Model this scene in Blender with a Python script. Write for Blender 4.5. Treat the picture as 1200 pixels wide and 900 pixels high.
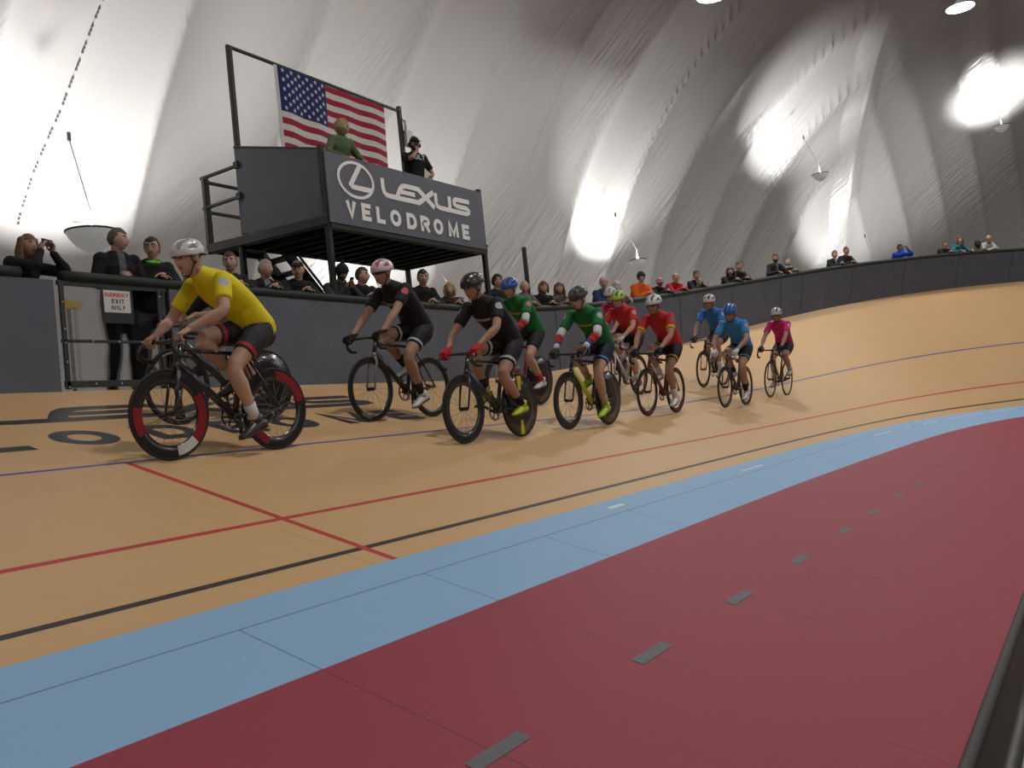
import bpy, math, random
import numpy as np
from mathutils import Vector, Matrix
random.seed(7); np.random.seed(7)
for o in list(bpy.data.objects): bpy.data.objects.remove(o)
SC = bpy.context.scene; COL = SC.collection
PI = math.pi
def V3(*a): return np.array(a, float)

# ------------------------------------------------------------------ camera
cd = bpy.data.cameras.new('camera'); cam = bpy.data.objects.new('camera', cd); COL.objects.link(cam)
RT = (0.55484461, -0.8256168, -0.10249074); DN = (-0.02053653, 0.10956341, -0.99376763); FW = (0.83170049, 0.55349142, 0.04383537)
M = Matrix(((RT[0], -DN[0], -FW[0], 0), (RT[1], -DN[1], -FW[1], 0), (RT[2], -DN[2], -FW[2], 0), (0, 0, 0, 1)))
cam.matrix_world = M
cd.sensor_fit = 'HORIZONTAL'; cd.sensor_width = 36; cd.lens = 36 * 1050.35 / 1200; cd.clip_start = .05; cd.clip_end = 300
SC.camera = cam

# ------------------------------------------------------------------ light and exposure
w = bpy.data.worlds.new('world'); SC.world = w; w.use_nodes = True
w.node_tree.nodes['Background'].inputs[0].default_value = (.6, .62, .7, 1); w.node_tree.nodes['Background'].inputs[1].default_value = .02
SC.view_settings.view_transform = 'Standard'; SC.view_settings.look = 'None'; SC.view_settings.gamma = 1
SC.view_settings.exposure = 0.2
try: SC.view_settings.use_curve_mapping = False
except Exception: pass
UP_W = 300      # watts of the uplight bowls
BAY_W = 430     # watts of the high bays under the roof
# uplight bowls: position, fabric side direction, size factor, power factor
UPLIGHTS = [((7.8, 12.5, 3.53), (.25, .8), 1.2, 1.25), ((16.3, 12.3, 2.95), (.1, .9), 1.0, .9), ((27.0, 12.5, 4.93), (.3, .7), .95, .75),
            ((35.8, 8.5, 8.4), (.55, .55), 1.0, .7), ((43.3, 2.7, 10.4), (.6, .3), 1.0, .6), ((41.0, 8.0, 4.9), (.8, .35), 1.0, .8),
            ((-3.0, 12.5, 3.4), (0, .8), 1.1, 1.0), ((46.5, -8.0, 9.8), (.8, 0), 1.0, .9),  # both out of view, added as fill light
            ((-8, -38, 3), (0, -.7), 1.0, 3), ((8, -38, 3), (0, -.7), 1.0, 3), ((24, -38, 3), (0, -.7), 1.0, 3), ((44, -24, 4), (.8, -.2), 1.0, 2), ((-40, -6, 4), (-.8, 0), 1.0, 3)]  # unseen bowls added to brighten the dome with bounced light
BAYS = [(33.3, 2.82, 12.2), (23.3, 7.75, 10.9), (8, 2, 13.0), (20, -3, 14.0), (-6, -3, 13.5), (8, -14, 14.2), (24, -16, 14.0), (-8, -18, 13.5), (36, -8, 12.5), (8, -28, 13.0)]  # first two are in view, the others are unseen lamps added for fill

# ------------------------------------------------------------------ materials
def newmat(name):
    m = bpy.data.materials.new(name); m.use_nodes = True
    return m, m.node_tree, m.node_tree.nodes['Principled BSDF']
def mat(name, col, rough=.6, metal=0, noise=.06, nscale=30, bump=0, bscale=200, emit=0, coat=0, spec=.5):
    m, nt, b = newmat(name)
    b.inputs['Roughness'].default_value = rough; b.inputs['Metallic'].default_value = metal
    b.inputs['Specular IOR Level'].default_value = spec
    if coat: b.inputs['Coat Weight'].default_value = coat; b.inputs['Coat Roughness'].default_value = .15
    c = (*col, 1)
    tc = nt.nodes.new('ShaderNodeTexCoord')
    if noise:
        n = nt.nodes.new('ShaderNodeTexNoise'); n.inputs['Scale'].default_value = nscale; n.inputs['Detail'].default_value = 4
        nt.links.new(tc.outputs['Object'], n.inputs['Vector'])
        r = nt.nodes.new('ShaderNodeMapRange'); r.inputs['To Min'].default_value = 1 - noise * 2; r.inputs['To Max'].default_value = 1 + noise * 2
        nt.links.new(n.outputs['Fac'], r.inputs['Value'])
        mx = nt.nodes.new('ShaderNodeVectorMath'); mx.operation = 'SCALE'; mx.inputs[0].default_value = col
        nt.links.new(r.outputs[0], mx.inputs['Scale']); nt.links.new(mx.outputs[0], b.inputs['Base Color'])
    else: b.inputs['Base Color'].default_value = c
    if bump:
        n2 = nt.nodes.new('ShaderNodeTexNoise'); n2.inputs['Scale'].default_value = bscale
        nt.links.new(tc.outputs['Object'], n2.inputs['Vector'])
        bp = nt.nodes.new('ShaderNodeBump'); bp.inputs['Strength'].default_value = bump; bp.inputs['Distance'].default_value = .01
        nt.links.new(n2.outputs['Fac'], bp.inputs['Height']); nt.links.new(bp.outputs[0], b.inputs['Normal'])
    if emit: b.inputs['Emission Color'].default_value = c; b.inputs['Emission Strength'].default_value = emit
    return m
MC = {}
def cloth(col, name='cloth', rough=.85):
    k = (name, tuple(round(x, 3) for x in col), rough)
    if k not in MC: MC[k] = mat(name, col, rough, noise=.08, nscale=14, bump=.3, bscale=60, spec=.25)
    return MC[k]
def plain(col, rough=.5, metal=0, name='paint', coat=0):
    k = (name, tuple(round(x, 3) for x in col), rough, metal, coat)
    if k not in MC: MC[k] = mat(name, col, rough, metal, noise=.03, coat=coat)
    return MC[k]
SKIN = {k: mat('skin_' + k, c, .55, noise=.05, nscale=8, spec=.35) for k, c in dict(light=(.47, .285, .21), tan=(.36, .21, .145), brown=(.20, .10, .06), dark=(.06, .035, .025)).items()}
LIPM = mat('lips', (.32, .10, .09), .5); EYEW = mat('eye_white', (.6, .58, .55), .3); IRIS = mat('iris', (.02, .015, .01), .2)
STEEL = mat('black_steel', (.018, .02, .02), .45, .3, noise=.1); CHROME = mat('bright_metal', (.6, .6, .6), .25, 1)
RUBBER = mat('rubber', (.012, .012, .012), .7); CARBON = mat('carbon', (.012, .012, .014), .3, coat=.4)
PHONE = mat('phone_glass', (.01, .01, .012), .12)

# ------------------------------------------------------------------ object helpers
def tag(o, label=None, cat=None, group=None, kind=None):
    if label: o['label'] = label
    if cat: o['category'] = cat
    if group: o['group'] = group
    if kind: o['kind'] = kind
    return o
def link(name, me, parent=None, smooth=True):
    o = bpy.data.objects.new(name, me); COL.objects.link(o)
    if parent is not None: o.parent = parent
    if smooth and len(me.polygons): me.polygons.foreach_set('use_smooth', [True] * len(me.polygons))
    return o
def empty(name, loc=(0, 0, 0), mat_=None):
    o = bpy.data.objects.new(name, None); COL.objects.link(o); o.empty_display_size = .1
    if mat_ is not None: o.matrix_world = mat_
    else: o.location = loc
    return o
class G:
    """collects geometry with material slots"""
    def __init__(s): s.v = []; s.f = []; s.m = []; s.n = 0; s.mats = []
    def slot(s, m):
        if m not in s.mats: s.mats.append(m)
        return s.mats.index(m)
    def add(s, v, f, m=None):
        k = s.slot(m) if m is not None else 0
        v = np.asarray(v, float).reshape(-1, 3); s.v.append(v)
        for q in f: s.f.append(tuple(i + s.n for i in q))
        s.m += [k] * len(f); s.n += len(v); return s
    def mesh(s, name, T=None):
        me = bpy.data.meshes.new(name); v = np.concatenate(s.v) if s.v else np.zeros((0, 3))
        if T is not None: v = v @ np.array(T)[:3, :3].T + np.array(T)[:3, 3]
        me.from_pydata(v.tolist(), [], s.f)
        for m in s.mats: me.materials.append(m)
        if s.mats: me.polygons.foreach_set('material_index', s.m)
        me.update(); return me
    def build(s, name, parent=None, smooth=True, T=None): return link(name, s.mesh(name, T), parent, smooth)
    # primitives
    def box(s, a, b, m=None, R=None, c=None):
        a = np.array(a, float); b = np.array(b, float)
        v = np.array([[x, y, z] for z in (a[2], b[2]) for y in (a[1], b[1]) for x in (a[0], b[0])])
        if R is not None: v = v @ np.array(R).T
        if c is not None: v = v + c
        return s.add(v, [(0, 2, 3, 1), (4, 5, 7, 6), (0, 1, 5, 4), (2, 6, 7, 3), (0, 4, 6, 2), (1, 3, 7, 5)], m)
    def bar(s, p, q, w=.04, h=None, m=None, up=(0, 0, 1)):
        """rectangular bar from p to q with small chamfers"""
        h = h or w; p = V3(*p); q = V3(*q); d = q - p; L = np.linalg.norm(d); d /= L
        x = np.cross(V3(*up), d)
        if np.linalg.norm(x) < 1e-3: x = np.cross(V3(1, 0, 0), d)
        x /= np.linalg.norm(x); y = np.cross(d, x); c = .18 * min(w, h); a, b = w / 2, h / 2
        pr = [(a, b - c), (a - c, b), (-a + c, b), (-a, b - c), (-a, -b + c), (-a + c, -b), (a - c, -b), (a, -b + c)]
        v = [p + x * i + y * j for i, j in pr] + [q + x * i + y * j for i, j in pr]
        f = [(i, (i + 1) % 8, 8 + (i + 1) % 8, 8 + i) for i in range(8)] + [tuple(range(7, -1, -1)), tuple(range(8, 16))]
        return s.add(v, f, m)
    def tube(s, pts, r, m=None, n=10, side=None, caps=True, round_=False):
        """loft along pts; r scalar, list, or list of (a,b) half widths; a along 'side'"""
        P = [V3(*p) for p in pts]; k = len(P)
        R = [(x, x) if np.isscalar(x) else tuple(x) for x in (r if isinstance(r, (list, tuple)) and not (len(r) == 2 and k != 2) else [r] * k)]
        T = []
        for i in range(k):
            t = P[min(i + 1, k - 1)] - P[max(i - 1, 0)]; T.append(t / (np.linalg.norm(t) + 1e-9))
        sd = V3(*side) if side is not None else (V3(0, 0, 1) if abs(T[0][2]) < .8 else V3(1, 0, 0))
        V = []; prev = sd
        secs = []
        for i in range(k):
            u = prev - T[i] * (prev @ T[i])
            if np.linalg.norm(u) < 1e-4: u = np.cross(T[i], V3(.3, .5, .8))
            u /= np.linalg.norm(u); w_ = np.cross(T[i], u)
            if side is None: prev = u
            secs.append((P[i], u, w_, R[i]))
        if round_:
            a = secs[0]; b = secs[-1]; r0 = min(a[3]); r1 = min(b[3])
            pre = [(a[0] - T[0] * r0 * math.sin(t), a[1], a[2], (a[3][0] * math.cos(t), a[3][1] * math.cos(t))) for t in (1.4, 1.0, .5)]
            post = [(b[0] + T[-1] * r1 * math.sin(t), b[1], b[2], (b[3][0] * math.cos(t), b[3][1] * math.cos(t))) for t in (.5, 1.0, 1.4)]
            secs = pre + secs + post
        ang = np.arange(n) * 2 * PI / n; ca, sa = np.cos(ang), np.sin(ang)
        for c, u, w_, (ra, rb) in secs: V.append(c + np.outer(ca * ra, u) + np.outer(sa * rb, w_))
        K = len(secs)
        F = [(i * n + j, i * n + (j + 1) % n, (i + 1) * n + (j + 1) % n, (i + 1) * n + j) for i in range(K - 1) for j in range(n)]
        if caps: F += [tuple(range(n - 1, -1, -1)), tuple((K - 1) * n + j for j in range(n))]
        return s.add(np.concatenate(V), F, m)
    def ball(s, c, r, m=None, n=12, R=None):
        r = V3(r, r, r) if np.isscalar(r) else V3(*r); L = max(4, n // 2)
        v = [(0, 0, 1)]
        for i in range(1, L):
            t = PI * i / L
            for j in range(n): v.append((math.sin(t) * math.cos(2 * PI * j / n), math.sin(t) * math.sin(2 * PI * j / n), math.cos(t)))
        v.append((0, 0, -1)); v = np.array(v) * r
        if R is not None: v = v @ np.array(R).T
        f = [(0, 1 + j, 1 + (j + 1) % n) for j in range(n)]
        for i in range(L - 2):
            for j in range(n): f.append((1 + i * n + j, 1 + (i + 1) * n + j, 1 + (i + 1) * n + (j + 1) % n, 1 + i * n + (j + 1) % n))
        e = len(v) - 1; f += [(e, 1 + (L - 2) * n + (j + 1) % n, 1 + (L - 2) * n + j) for j in range(n)]
        return s.add(v + V3(*c), f, m)
    def lathe(s, prof, m=None, n=24, c=(0, 0, 0), ax='z'):
        """prof list of (r,h) revolved about an axis"""
        V = []
        for r, h in prof:
            a = np.arange(n) * 2 * PI / n
            ring = np.stack([r * np.cos(a), r * np.sin(a), np.full(n, h)], 1)
            if ax == 'y': ring = ring[:, [0, 2, 1]]
            V.append(ring)
        K = len(prof); F = [(i * n + j, i * n + (j + 1) % n, (i + 1) * n + (j + 1) % n, (i + 1) * n + j) for i in range(K - 1) for j in range(n)]
        return s.add(np.concatenate(V) + V3(*c), F, m)

# ------------------------------------------------------------------ the track as a swept surface (s along, w up the slope)
B0, B1 = 0.274, 0.9508; S0, LEN, RAD = 14.4036, 28.9024, 17.9254; SB0 = 11.1237; ZB = -.4108; Y0, Z0 = 3.5069, -.7028
WB, WH, WLEAN = 5.5234, 1.1435, .3513
SS = np.arange(-24, 66.01, .1)
_k = np.clip((SS - S0) / LEN, 0, 1) / RAD
_th = -np.concatenate([[0], np.cumsum((_k[1:] + _k[:-1]) / 2 * .1)])
_x = -24 + np.concatenate([[0], np.cumsum(np.cos((_th[1:] + _th[:-1]) / 2) * .1)])
_y = Y0 + np.concatenate([[0], np.cumsum(np.sin((_th[1:] + _th[:-1]) / 2) * .1)])
_t = np.clip((SS - SB0) / LEN, 0, 1); _t = _t * _t * (3 - 2 * _t)
_b = B0 + (B1 - B0) * _t; _z = Z0 + ZB * _t
def pth(s): return [float(np.interp(s, SS, a)) for a in (_x, _y, _z, _th, _b, _t)]
def surf(s, w, lift=0):
    x, y, z, th, b, t = pth(s)
    if w < 0: b = B0
    o = w * math.cos(b) - lift * math.sin(b)
    return V3(x - math.sin(th) * o, y + math.cos(th) * o, z + w * math.sin(b) + lift * math.cos(b))
def outn(s): th = pth(s)[3]; return V3(-math.sin(th), math.cos(th), 0)
def alng(s): th = pth(s)[3]; return V3(math.cos(th), math.sin(th), 0)
def wallp(s, h, out=0):
    """point on the barrier: h metres above its foot, out metres behind it"""
    l = WLEAN * pth(s)[5]; n = outn(s)
    return surf(s, WB) + V3(0, 0, 1) * h * math.cos(l) - n * h * math.sin(l) + n * out
def ruled(name, svals, wfun, m, parent=None, lift=0):
    """wfun(s)-> list of w values; UV = (s,w)"""
    V = []; UV = []; nw = len(wfun(svals[0]))
    for s_ in svals:
        for w_ in wfun(s_): V.append(surf(s_, w_, lift)); UV.append((s_, w_))
    F = [(i * nw + j, (i + 1) * nw + j, (i + 1) * nw + j + 1, i * nw + j + 1) for i in range(len(svals) - 1) for j in range(nw - 1)]
    me = bpy.data.meshes.new(name); me.from_pydata([tuple(v) for v in V], [], F); me.materials.append(m)
    uv = me.uv_layers.new(name='sw')
    for l in me.loops: uv.data[l.index].uv = UV[l.vertex_index]
    return link(name, me, parent)

# node maths helper
class N:
    def __init__(s, nt): s.nt = nt
    def v(s, x, sock):
        if isinstance(x, (int, float)): sock.default_value = x
        else: s.nt.links.new(x, sock)
    def m(s, op, a, b=0.0, c=None):
        n = s.nt.nodes.new('ShaderNodeMath'); n.operation = op; s.v(a, n.inputs[0]); s.v(b, n.inputs[1])
        if c is not None: s.v(c, n.inputs[2])
        return n.outputs[0]
    def mix(s, f, a, b):
        n = s.nt.nodes.new('ShaderNodeMix'); n.data_type = 'RGBA'; s.v(f, n.inputs[0])
        for x, k in ((a, 6), (b, 7)):
            if isinstance(x, tuple): n.inputs[k].default_value = (*x, 1)
            else: s.nt.links.new(x, n.inputs[k])
        return n.outputs[2]
    def line(s, x, c, hw): return s.m('LESS_THAN', s.m('ABSOLUTE', s.m('SUBTRACT', x, c)), hw)
    def noise(s, vec, sc, det=4):
        n = s.nt.nodes.new('ShaderNodeTexNoise'); n.inputs['Scale'].default_value = sc; n.inputs['Detail'].default_value = det
        s.nt.links.new(vec, n.inputs['Vector']); return n.outputs['Fac']
def sw_inputs(nt):
    u = nt.nodes.new('ShaderNodeUVMap'); u.uv_map = 'sw'; sp = nt.nodes.new('ShaderNodeSeparateXYZ'); nt.links.new(u.outputs[0], sp.inputs[0])
    return u.outputs[0], sp.outputs[0], sp.outputs[1]
def scaled(nt, vec, sx, sy):
    mp = nt.nodes.new('ShaderNodeMapping'); mp.inputs['Scale'].default_value = (sx, sy, 1); nt.links.new(vec, mp.inputs[0]); return mp.outputs[0]

def deck_material(name, kind):
    m, nt, b = newmat(name); n = N(nt); uv, s_, w_ = sw_inputs(nt)
    g = n.noise(scaled(nt, uv, .8, 22), 3.0, 6); big = n.noise(uv, .7, 3)
    if kind == 'wood':
        A = n.mix(g, (.52, .325, .15), (.60, .385, .185)); A = n.mix(n.m('MULTIPLY', big, .35), A, (.49, .30, .14))
        seams = n.line(n.m('MODULO', n.m('ADD', s_, 52.4 - 3.70), 2.62), .01, .005)
        seams = n.m('MULTIPLY', seams, n.m('GREATER_THAN', n.noise(uv, 1.3, 2), .44))
        A = n.mix(n.m('MULTIPLY', seams, .3), A, (.20, .11, .05))
        hs = n.line(n.m('MODULO', n.m('ADD', w_, 9.5), 1.22), .5, .003)
        hs = n.m('MULTIPLY', hs, n.m('GREATER_THAN', n.noise(scaled(nt, uv, .5, 2), 1.9, 2), .60))
        A = n.mix(n.m('MULTIPLY', hs, .22), A, (.22, .12, .06))
        scr = n.m('GREATER_THAN', n.noise(scaled(nt, uv, .9, 9), 2.3, 8), .71); A = n.mix(n.m('MULTIPLY', scr, .18), A, (.2, .12, .07))
        A = n.mix(n.line(w_, .245, .025), A, (.022, .016, .014))
        A = n.mix(n.line(w_, .945, .025), A, (.44, .035, .03))
        A = n.mix(n.line(w_, 2.62, .022), A, (.04, .05, .26))
        fin = n.m('MULTIPLY', n.line(s_, 3.88, .027), n.m('LESS_THAN', w_, 2.6)); A = n.mix(fin, A, (.44, .035, .03))
        b.inputs['Roughness'].default_value = .55
    elif kind == 'blue':
        A = n.mix(g, (.225, .395, .60), (.26, .435, .655))
        A = n.mix(n.m('MULTIPLY', n.line(w_, -.256, .004), .75), A, (.04, .07, .12))
        sm = n.m('MULTIPLY', n.line(n.m('MODULO', n.m('ADD', s_, 63 - 2.56), 1.26), .006, .004), n.m('LESS_THAN', w_, -.256))
        A = n.mix(n.m('MULTIPLY', sm, .65), A, (.04, .06, .1))
        sp = n.m('GREATER_THAN', n.noise(uv, 9, 6), .74); A = n.mix(n.m('MULTIPLY', sp, .35), A, (.6, .7, .8))
        b.inputs['Roughness'].default_value = .6; b.inputs['Specular IOR Level'].default_value = .3
    else:
        A = n.mix(g, (.265, .035, .060), (.305, .043, .072)); A = n.mix(n.m('MULTIPLY', big, .5), A, (.25, .034, .056))
        sm = n.line(n.m('MODULO', n.m('ADD', s_, 63 - 2.56), 1.26), .006, .004)
        sm = n.m('MULTIPLY', sm, n.m('GREATER_THAN', n.noise(uv, 1.1, 2), .42))
        A = n.mix(n.m('MULTIPLY', sm, .6), A, (.07, .012, .02))
        sp = n.m('GREATER_THAN', n.noise(uv, 6, 8), .70); A = n.mix(n.m('MULTIPLY', sp, .25), A, (.12, .03, .04))
        b.inputs['Roughness'].default_value = .6; b.inputs['Specular IOR Level'].default_value = .3
    nt.links.new(A, b.inputs['Base Color'])
    bp = nt.nodes.new('ShaderNodeBump'); bp.inputs['Strength'].default_value = .08; bp.inputs['Distance'].default_value = .01
    nt.links.new(g, bp.inputs['Height']); nt.links.new(bp.outputs[0], b.inputs['Normal'])
    return m
SV = [float(x) for x in np.arange(-22, 65, .25)]
RE = lambda s_: float(np.interp(s_, [-30, 9, 13, 20.6, 27, 66], [-.765, -.765, -.82, -.877, -.907, -.93]))
track = ruled('track', SV, lambda s_: [0, .3, 1, 1.8, 2.6, 3.4, 4.2, 5, WB + .02], deck_material('varnished_birch_track', 'wood'))
tag(track, 'pale wooden banked cycling track with painted measuring lines', kind='structure')
blue = ruled('trim_1', SV, lambda s_: [RE(s_), (RE(s_) - .256) / 2, -.256, 0], deck_material('blue_painted_deck', 'blue')); tag(blue, 'sky blue painted band along the inner edge of the track', kind='structure')
red = ruled('floor', SV, lambda s_: [-2.96, -2.4, -1.6, RE(s_)], deck_material('red_painted_deck', 'red')); tag(red, 'dark red painted sloping apron inside the blue band', kind='structure')
# grey tape dashes on the red deck, white scuffs on the blue band
tape = mat('grey_tape', (.095, .10, .115), .6, noise=.12)
for s0, s1 in [(-3.8, -3.45), (-2.55, -2.22), (-1.3, -.98), (-.05, .28), (1.18, 1.5), (2.42, 2.75), (3.70, 4.03), (4.9, 5.22), (6.14, 6.43), (7.42, 7.7), (8.5, 8.74), (9.7, 9.95), (10.9, 11.1), (12.3, 12.45), (13.6, 13.75)]:
    o = ruled('tape_dash', [s0, (s0 + s1) / 2, s1], lambda s_: [-1.665, -1.60], tape, red, .002)
scuff = mat('white_scuff', (.62, .68, .72), .7, noise=.15)
for s0, s1, w0 in [(6.25, 6.5, -.15), (9.2, 9.9, -.17), (15.2, 16.6, -.25), (17.8, 18.2, -.25), (19.5, 21, -.25), (22, 25.5, -.24), (26.5, 29, -.22)]:
    ruled('white_mark', list(np.linspace(s0, s1, 5)), lambda s_: [w0 - .012, w0 + .012 + .02 * (s0 < 7)], scuff, blue, .002)

# ------------------------------------------------------------------ lettering
def stroke(g, pts, t, fn, m, th=.004, closed=False, smooth=0):
    """ribbon of width t along 2D pts, mitred; fn(x,y,h)->3D"""
    P = [np.array(p, float) for p in pts]
    n = len(P); L = []; R = []
    for i in range(n):
        if closed: a, b = P[i - 1], P[(i + 1) % n]
        else: a, b = P[max(i - 1, 0)], P[min(i + 1, n - 1)]
        d1 = P[i] - a; d2 = b - P[i]
        if not closed and i == 0: d1 = d2
        if not closed and i == n - 1: d2 = d1
        d1 = d1 / (np.linalg.norm(d1) + 1e-9); d2 = d2 / (np.linalg.norm(d2) + 1e-9)
        n1 = np.array([-d1[1], d1[0]]); n2 = np.array([-d2[1], d2[0]]); mm = n1 + n2; mm /= np.linalg.norm(mm) + 1e-9
        k = (t / 2) / max(.68, mm @ n1)
        L.append(P[i] + mm * k); R.append(P[i] - mm * k)
    v = [fn(p[0], p[1], th) for p in L] + [fn(p[0], p[1], th) for p in R] + [fn(p[0], p[1], 0) for p in L] + [fn(p[0], p[1], 0) for p in R]
    F = []
    for i in range(n if closed else n - 1):
        j = (i + 1) % n
        F += [(i, n + i, n + j, j), (i, j, 2 * n + j, 2 * n + i), (n + i, 3 * n + i, 3 * n + j, n + j)]
    if not closed: F += [(0, 2 * n, 3 * n, n), (n - 1, 2 * n - 1, 4 * n - 1, 3 * n - 1)]
    g.add(v, F, m)
def arc(cx, cy, rx, ry, a0, a1, n=10): return [(cx + rx * math.cos(math.radians(a0 + (a1 - a0) * i / n)), cy + ry * math.sin(math.radians(a0 + (a1 - a0) * i / n))) for i in range(n + 1)]
def glyph(c):
    """centre-line strokes in a box .72 wide, 1 high; weight .22"""
    t = .11; W = .70
    D = {'V': [[(.1, 1), (.36, .06), (.62, 1)]], 'E': [[(W, 1 - t), (t, 1 - t), (t, t), (W, t)], [(t, .5), (W - .08, .5)]],
         'L': [[(t, 1), (t, t), (W - .03, t)]], 'O': [('c', arc(.37, .5, .27, .39, 0, 360, 24)[:-1])],
         'D': [('c', [(t, t)] + arc(.36, .5, .26, .39, -90, 90, 12) + [(t, 1 - t)])],
         'R': [[(t, 0), (t, 1 - t)] + arc(.42, .68, .2, .21, 90, -90, 8) + [(t, .47)], [(.38, .45), (.64, 0)]],
         'M': [[(t, 0), (t, .96), (.42, .15), (.73, .96), (.73, 0)]], 'C': [arc(.37, .5, .27, .39, 50, 310, 16)],
         'G': [arc(.37, .5, .27, .39, 50, 340, 16) + [(.64, .45), (.42, .45)]], 'Y': [[(.08, 1), (.36, .5), (.64, 1)], [(.36, .5), (.36, 0)]],
         'N': [[(t, 0), (t, .92), (.61, .08), (.61, 1)]], 'X': [[(.08, 1), (.62, 0)], [(.62, 1), (.08, 0)]], 'I': [[(.2, 0), (.2, 1)]], 'T': [[(0, 1 - t), (.7, 1 - t)], [(.35, 1 - t), (.35, 0)]],
         'U': [[(t, 1), (t, .3)] + arc(.37, .3, .26, .2, 180, 360, 8) + [(.63, 1)]], 'S': [arc(.36, .7, .24, .2, 40, 270, 10) + arc(.36, .3, .24, .2, 90, -130, 10)],
         'P': [[(t, 0), (t, 1 - t)] + arc(.42, .68, .2, .21, 90, -90, 8) + [(t, .47)]], 'F': [[(W, 1 - t), (t, 1 - t), (t, 0)], [(t, .5), (W - .1, .5)]]}
    return D[c]
def text(g, txt, x, y, h, fn, m, adv=.9, weight=.22, wx=1.0, th=.004):
    for c in txt:
        if c != ' ':
            for st in glyph(c):
                cl = isinstance(st, tuple); pts = st[1] if cl else st
                stroke(g, [(x + p[0] * h * wx, y + p[1] * h) for p in pts], weight * h, fn, m, th, cl)
        x += adv * h * wx * (.6 if c == 'I' else (1.2 if c == 'M' else 1))
def lexus(g, fn, m, th=.004, emblem=True):
    """emblem, wide word and VELODROME below, in metres on the banner board"""
    t = .078; q_ = [0]; g0 = stroke
    def stroke_(g, pts, t, fn, m, th, *a): q_[0] += 1; g0(g, pts, t, fn, m, th + q_[0] * th * .06, *a)
    stroke_(g, [(1.185, .845), (1.19, .69), (1.205, .63), (1.25, .59), (1.32, .582), (2.03, .582)], t, fn, m, th)
    stroke_(g, [(2.03, .805), (1.74, .805), (1.66, .79), (1.60, .74), (1.56, .68), (1.50, .582)], t, fn, m, th)
    stroke_(g, [(1.60, .695), (1.955, .695)], t * .9, fn, m, th)
    stroke_(g, [(2.03, .815), (2.445, .555)], t * 1.15, fn, m, th)
    stroke_(g, [(2.44, .815), (2.02, .57)], t * 1.05, fn, m, th)
    stroke_(g, [(2.50, .815), (2.50, .65), (2.53, .595), (2.60, .575), (3.33, .575), (3.40, .60), (3.41, .635), (3.36, .672), (3.06, .675), (3.005, .70), (3.0, .75), (3.05, .79), (3.44, .795)], t, fn, m, th)
    stroke_(g, [(2.87, .815), (2.87, .56)], t * 1.1, fn, m, th)
    if emblem:
        stroke_(g, arc(.595, .705, .37, .262, 0, 360, 48)[:-1], .045, fn, m, th, True)
        stroke_(g, [(.70, .945), (.50, .66), (.475, .625), (.50, .598), (.55, .592), (.92, .592)], .078, fn, m, th)
    for c, x0 in zip('VELODROME', (.325, .655, .98, 1.29, 1.68, 2.03, 2.36, 2.76, 3.155)):
        for st in glyph(c):
            cl = isinstance(st, tuple); pts = st[1] if cl else st; wx = dict(M=1.36, E=1.14, V=1.18, L=1.12, O=1.40, D=1.38, R=1.30)[c]
            stroke_(g, [(x0 + p[0] *   .25 * wx, .118 + p[1] * .25) for p in pts], .067, fn, m, th, cl)
ink = mat('track_lettering_paint', (.02, .022, .028), .5)
g = G(); tf = lambda x, y, h: surf(3.83 + 2.055 * (x - 1.302), 3.235 + 2.055 * (y - .122), .0015 + h)
lexus(g, tf, ink, .0005, True); g.build('painted_lettering', track, False)

# ------------------------------------------------------------------ inner edge and infield floor
edge = mat('grey_edge_trim', (.045, .048, .048), .7, noise=.1)
g = G(); g.tube([surf(s_, -2.985, .0) for s_ in np.arange(-22, 60, .5)], .028, edge, 10)
tag(g.build('trim_2'), 'rounded grey edging along the inner side of the red apron', kind='structure')
gloss = mat('black_plastic', (.010, .009, .009), .3, noise=.2, spec=.3)
g = G(); sv = np.arange(-22, 60, .5)
A_ = [surf(s_, -3.0) for s_ in sv]; prof = [(0, -.01), (-.05, -.08), (-.11, -.12), (-.5, -.125)]
V = [a - outn(s_) * -dx + V3(0, 0, dz) for a, s_ in zip(A_, sv) for dx, dz in [(p[0], p[1]) for p in prof]]
g.add(V, [(i * 4 + j, i * 4 + j + 1, (i + 1) * 4 + j + 1, (i + 1) * 4 + j) for i in range(len(sv) - 1) for j in range(3)], gloss)
tag(g.build('trim_3'), 'glossy black skirting below the inner edge', kind='structure')
g = G(); g.box((-50, -44, -1.75), (54, 16, -1.66), mat('infield_floor', (.03, .028, .028), .5, noise=.1)); tag(g.build('floor_infield', smooth=False), 'dark infield floor', kind='structure')
g = G(); g.tube([(x, .46 + .012 * math.sin(x * 1.7), -1.61) for x in np.arange(-1, 9, .3)], (.012, .012), plain((.35, .32, .31), .35, .6), 8)
g.tube([(x, .40 + .014 * math.sin(x * 1.1 + 1), -1.612) for x in np.arange(-1, 9, .3)], .01, plain((.12, .11, .11), .35, .4), 8)
tag(g.build('cable'), 'pair of grey cables lying along the black skirting inside the red apron', 'cable')

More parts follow.
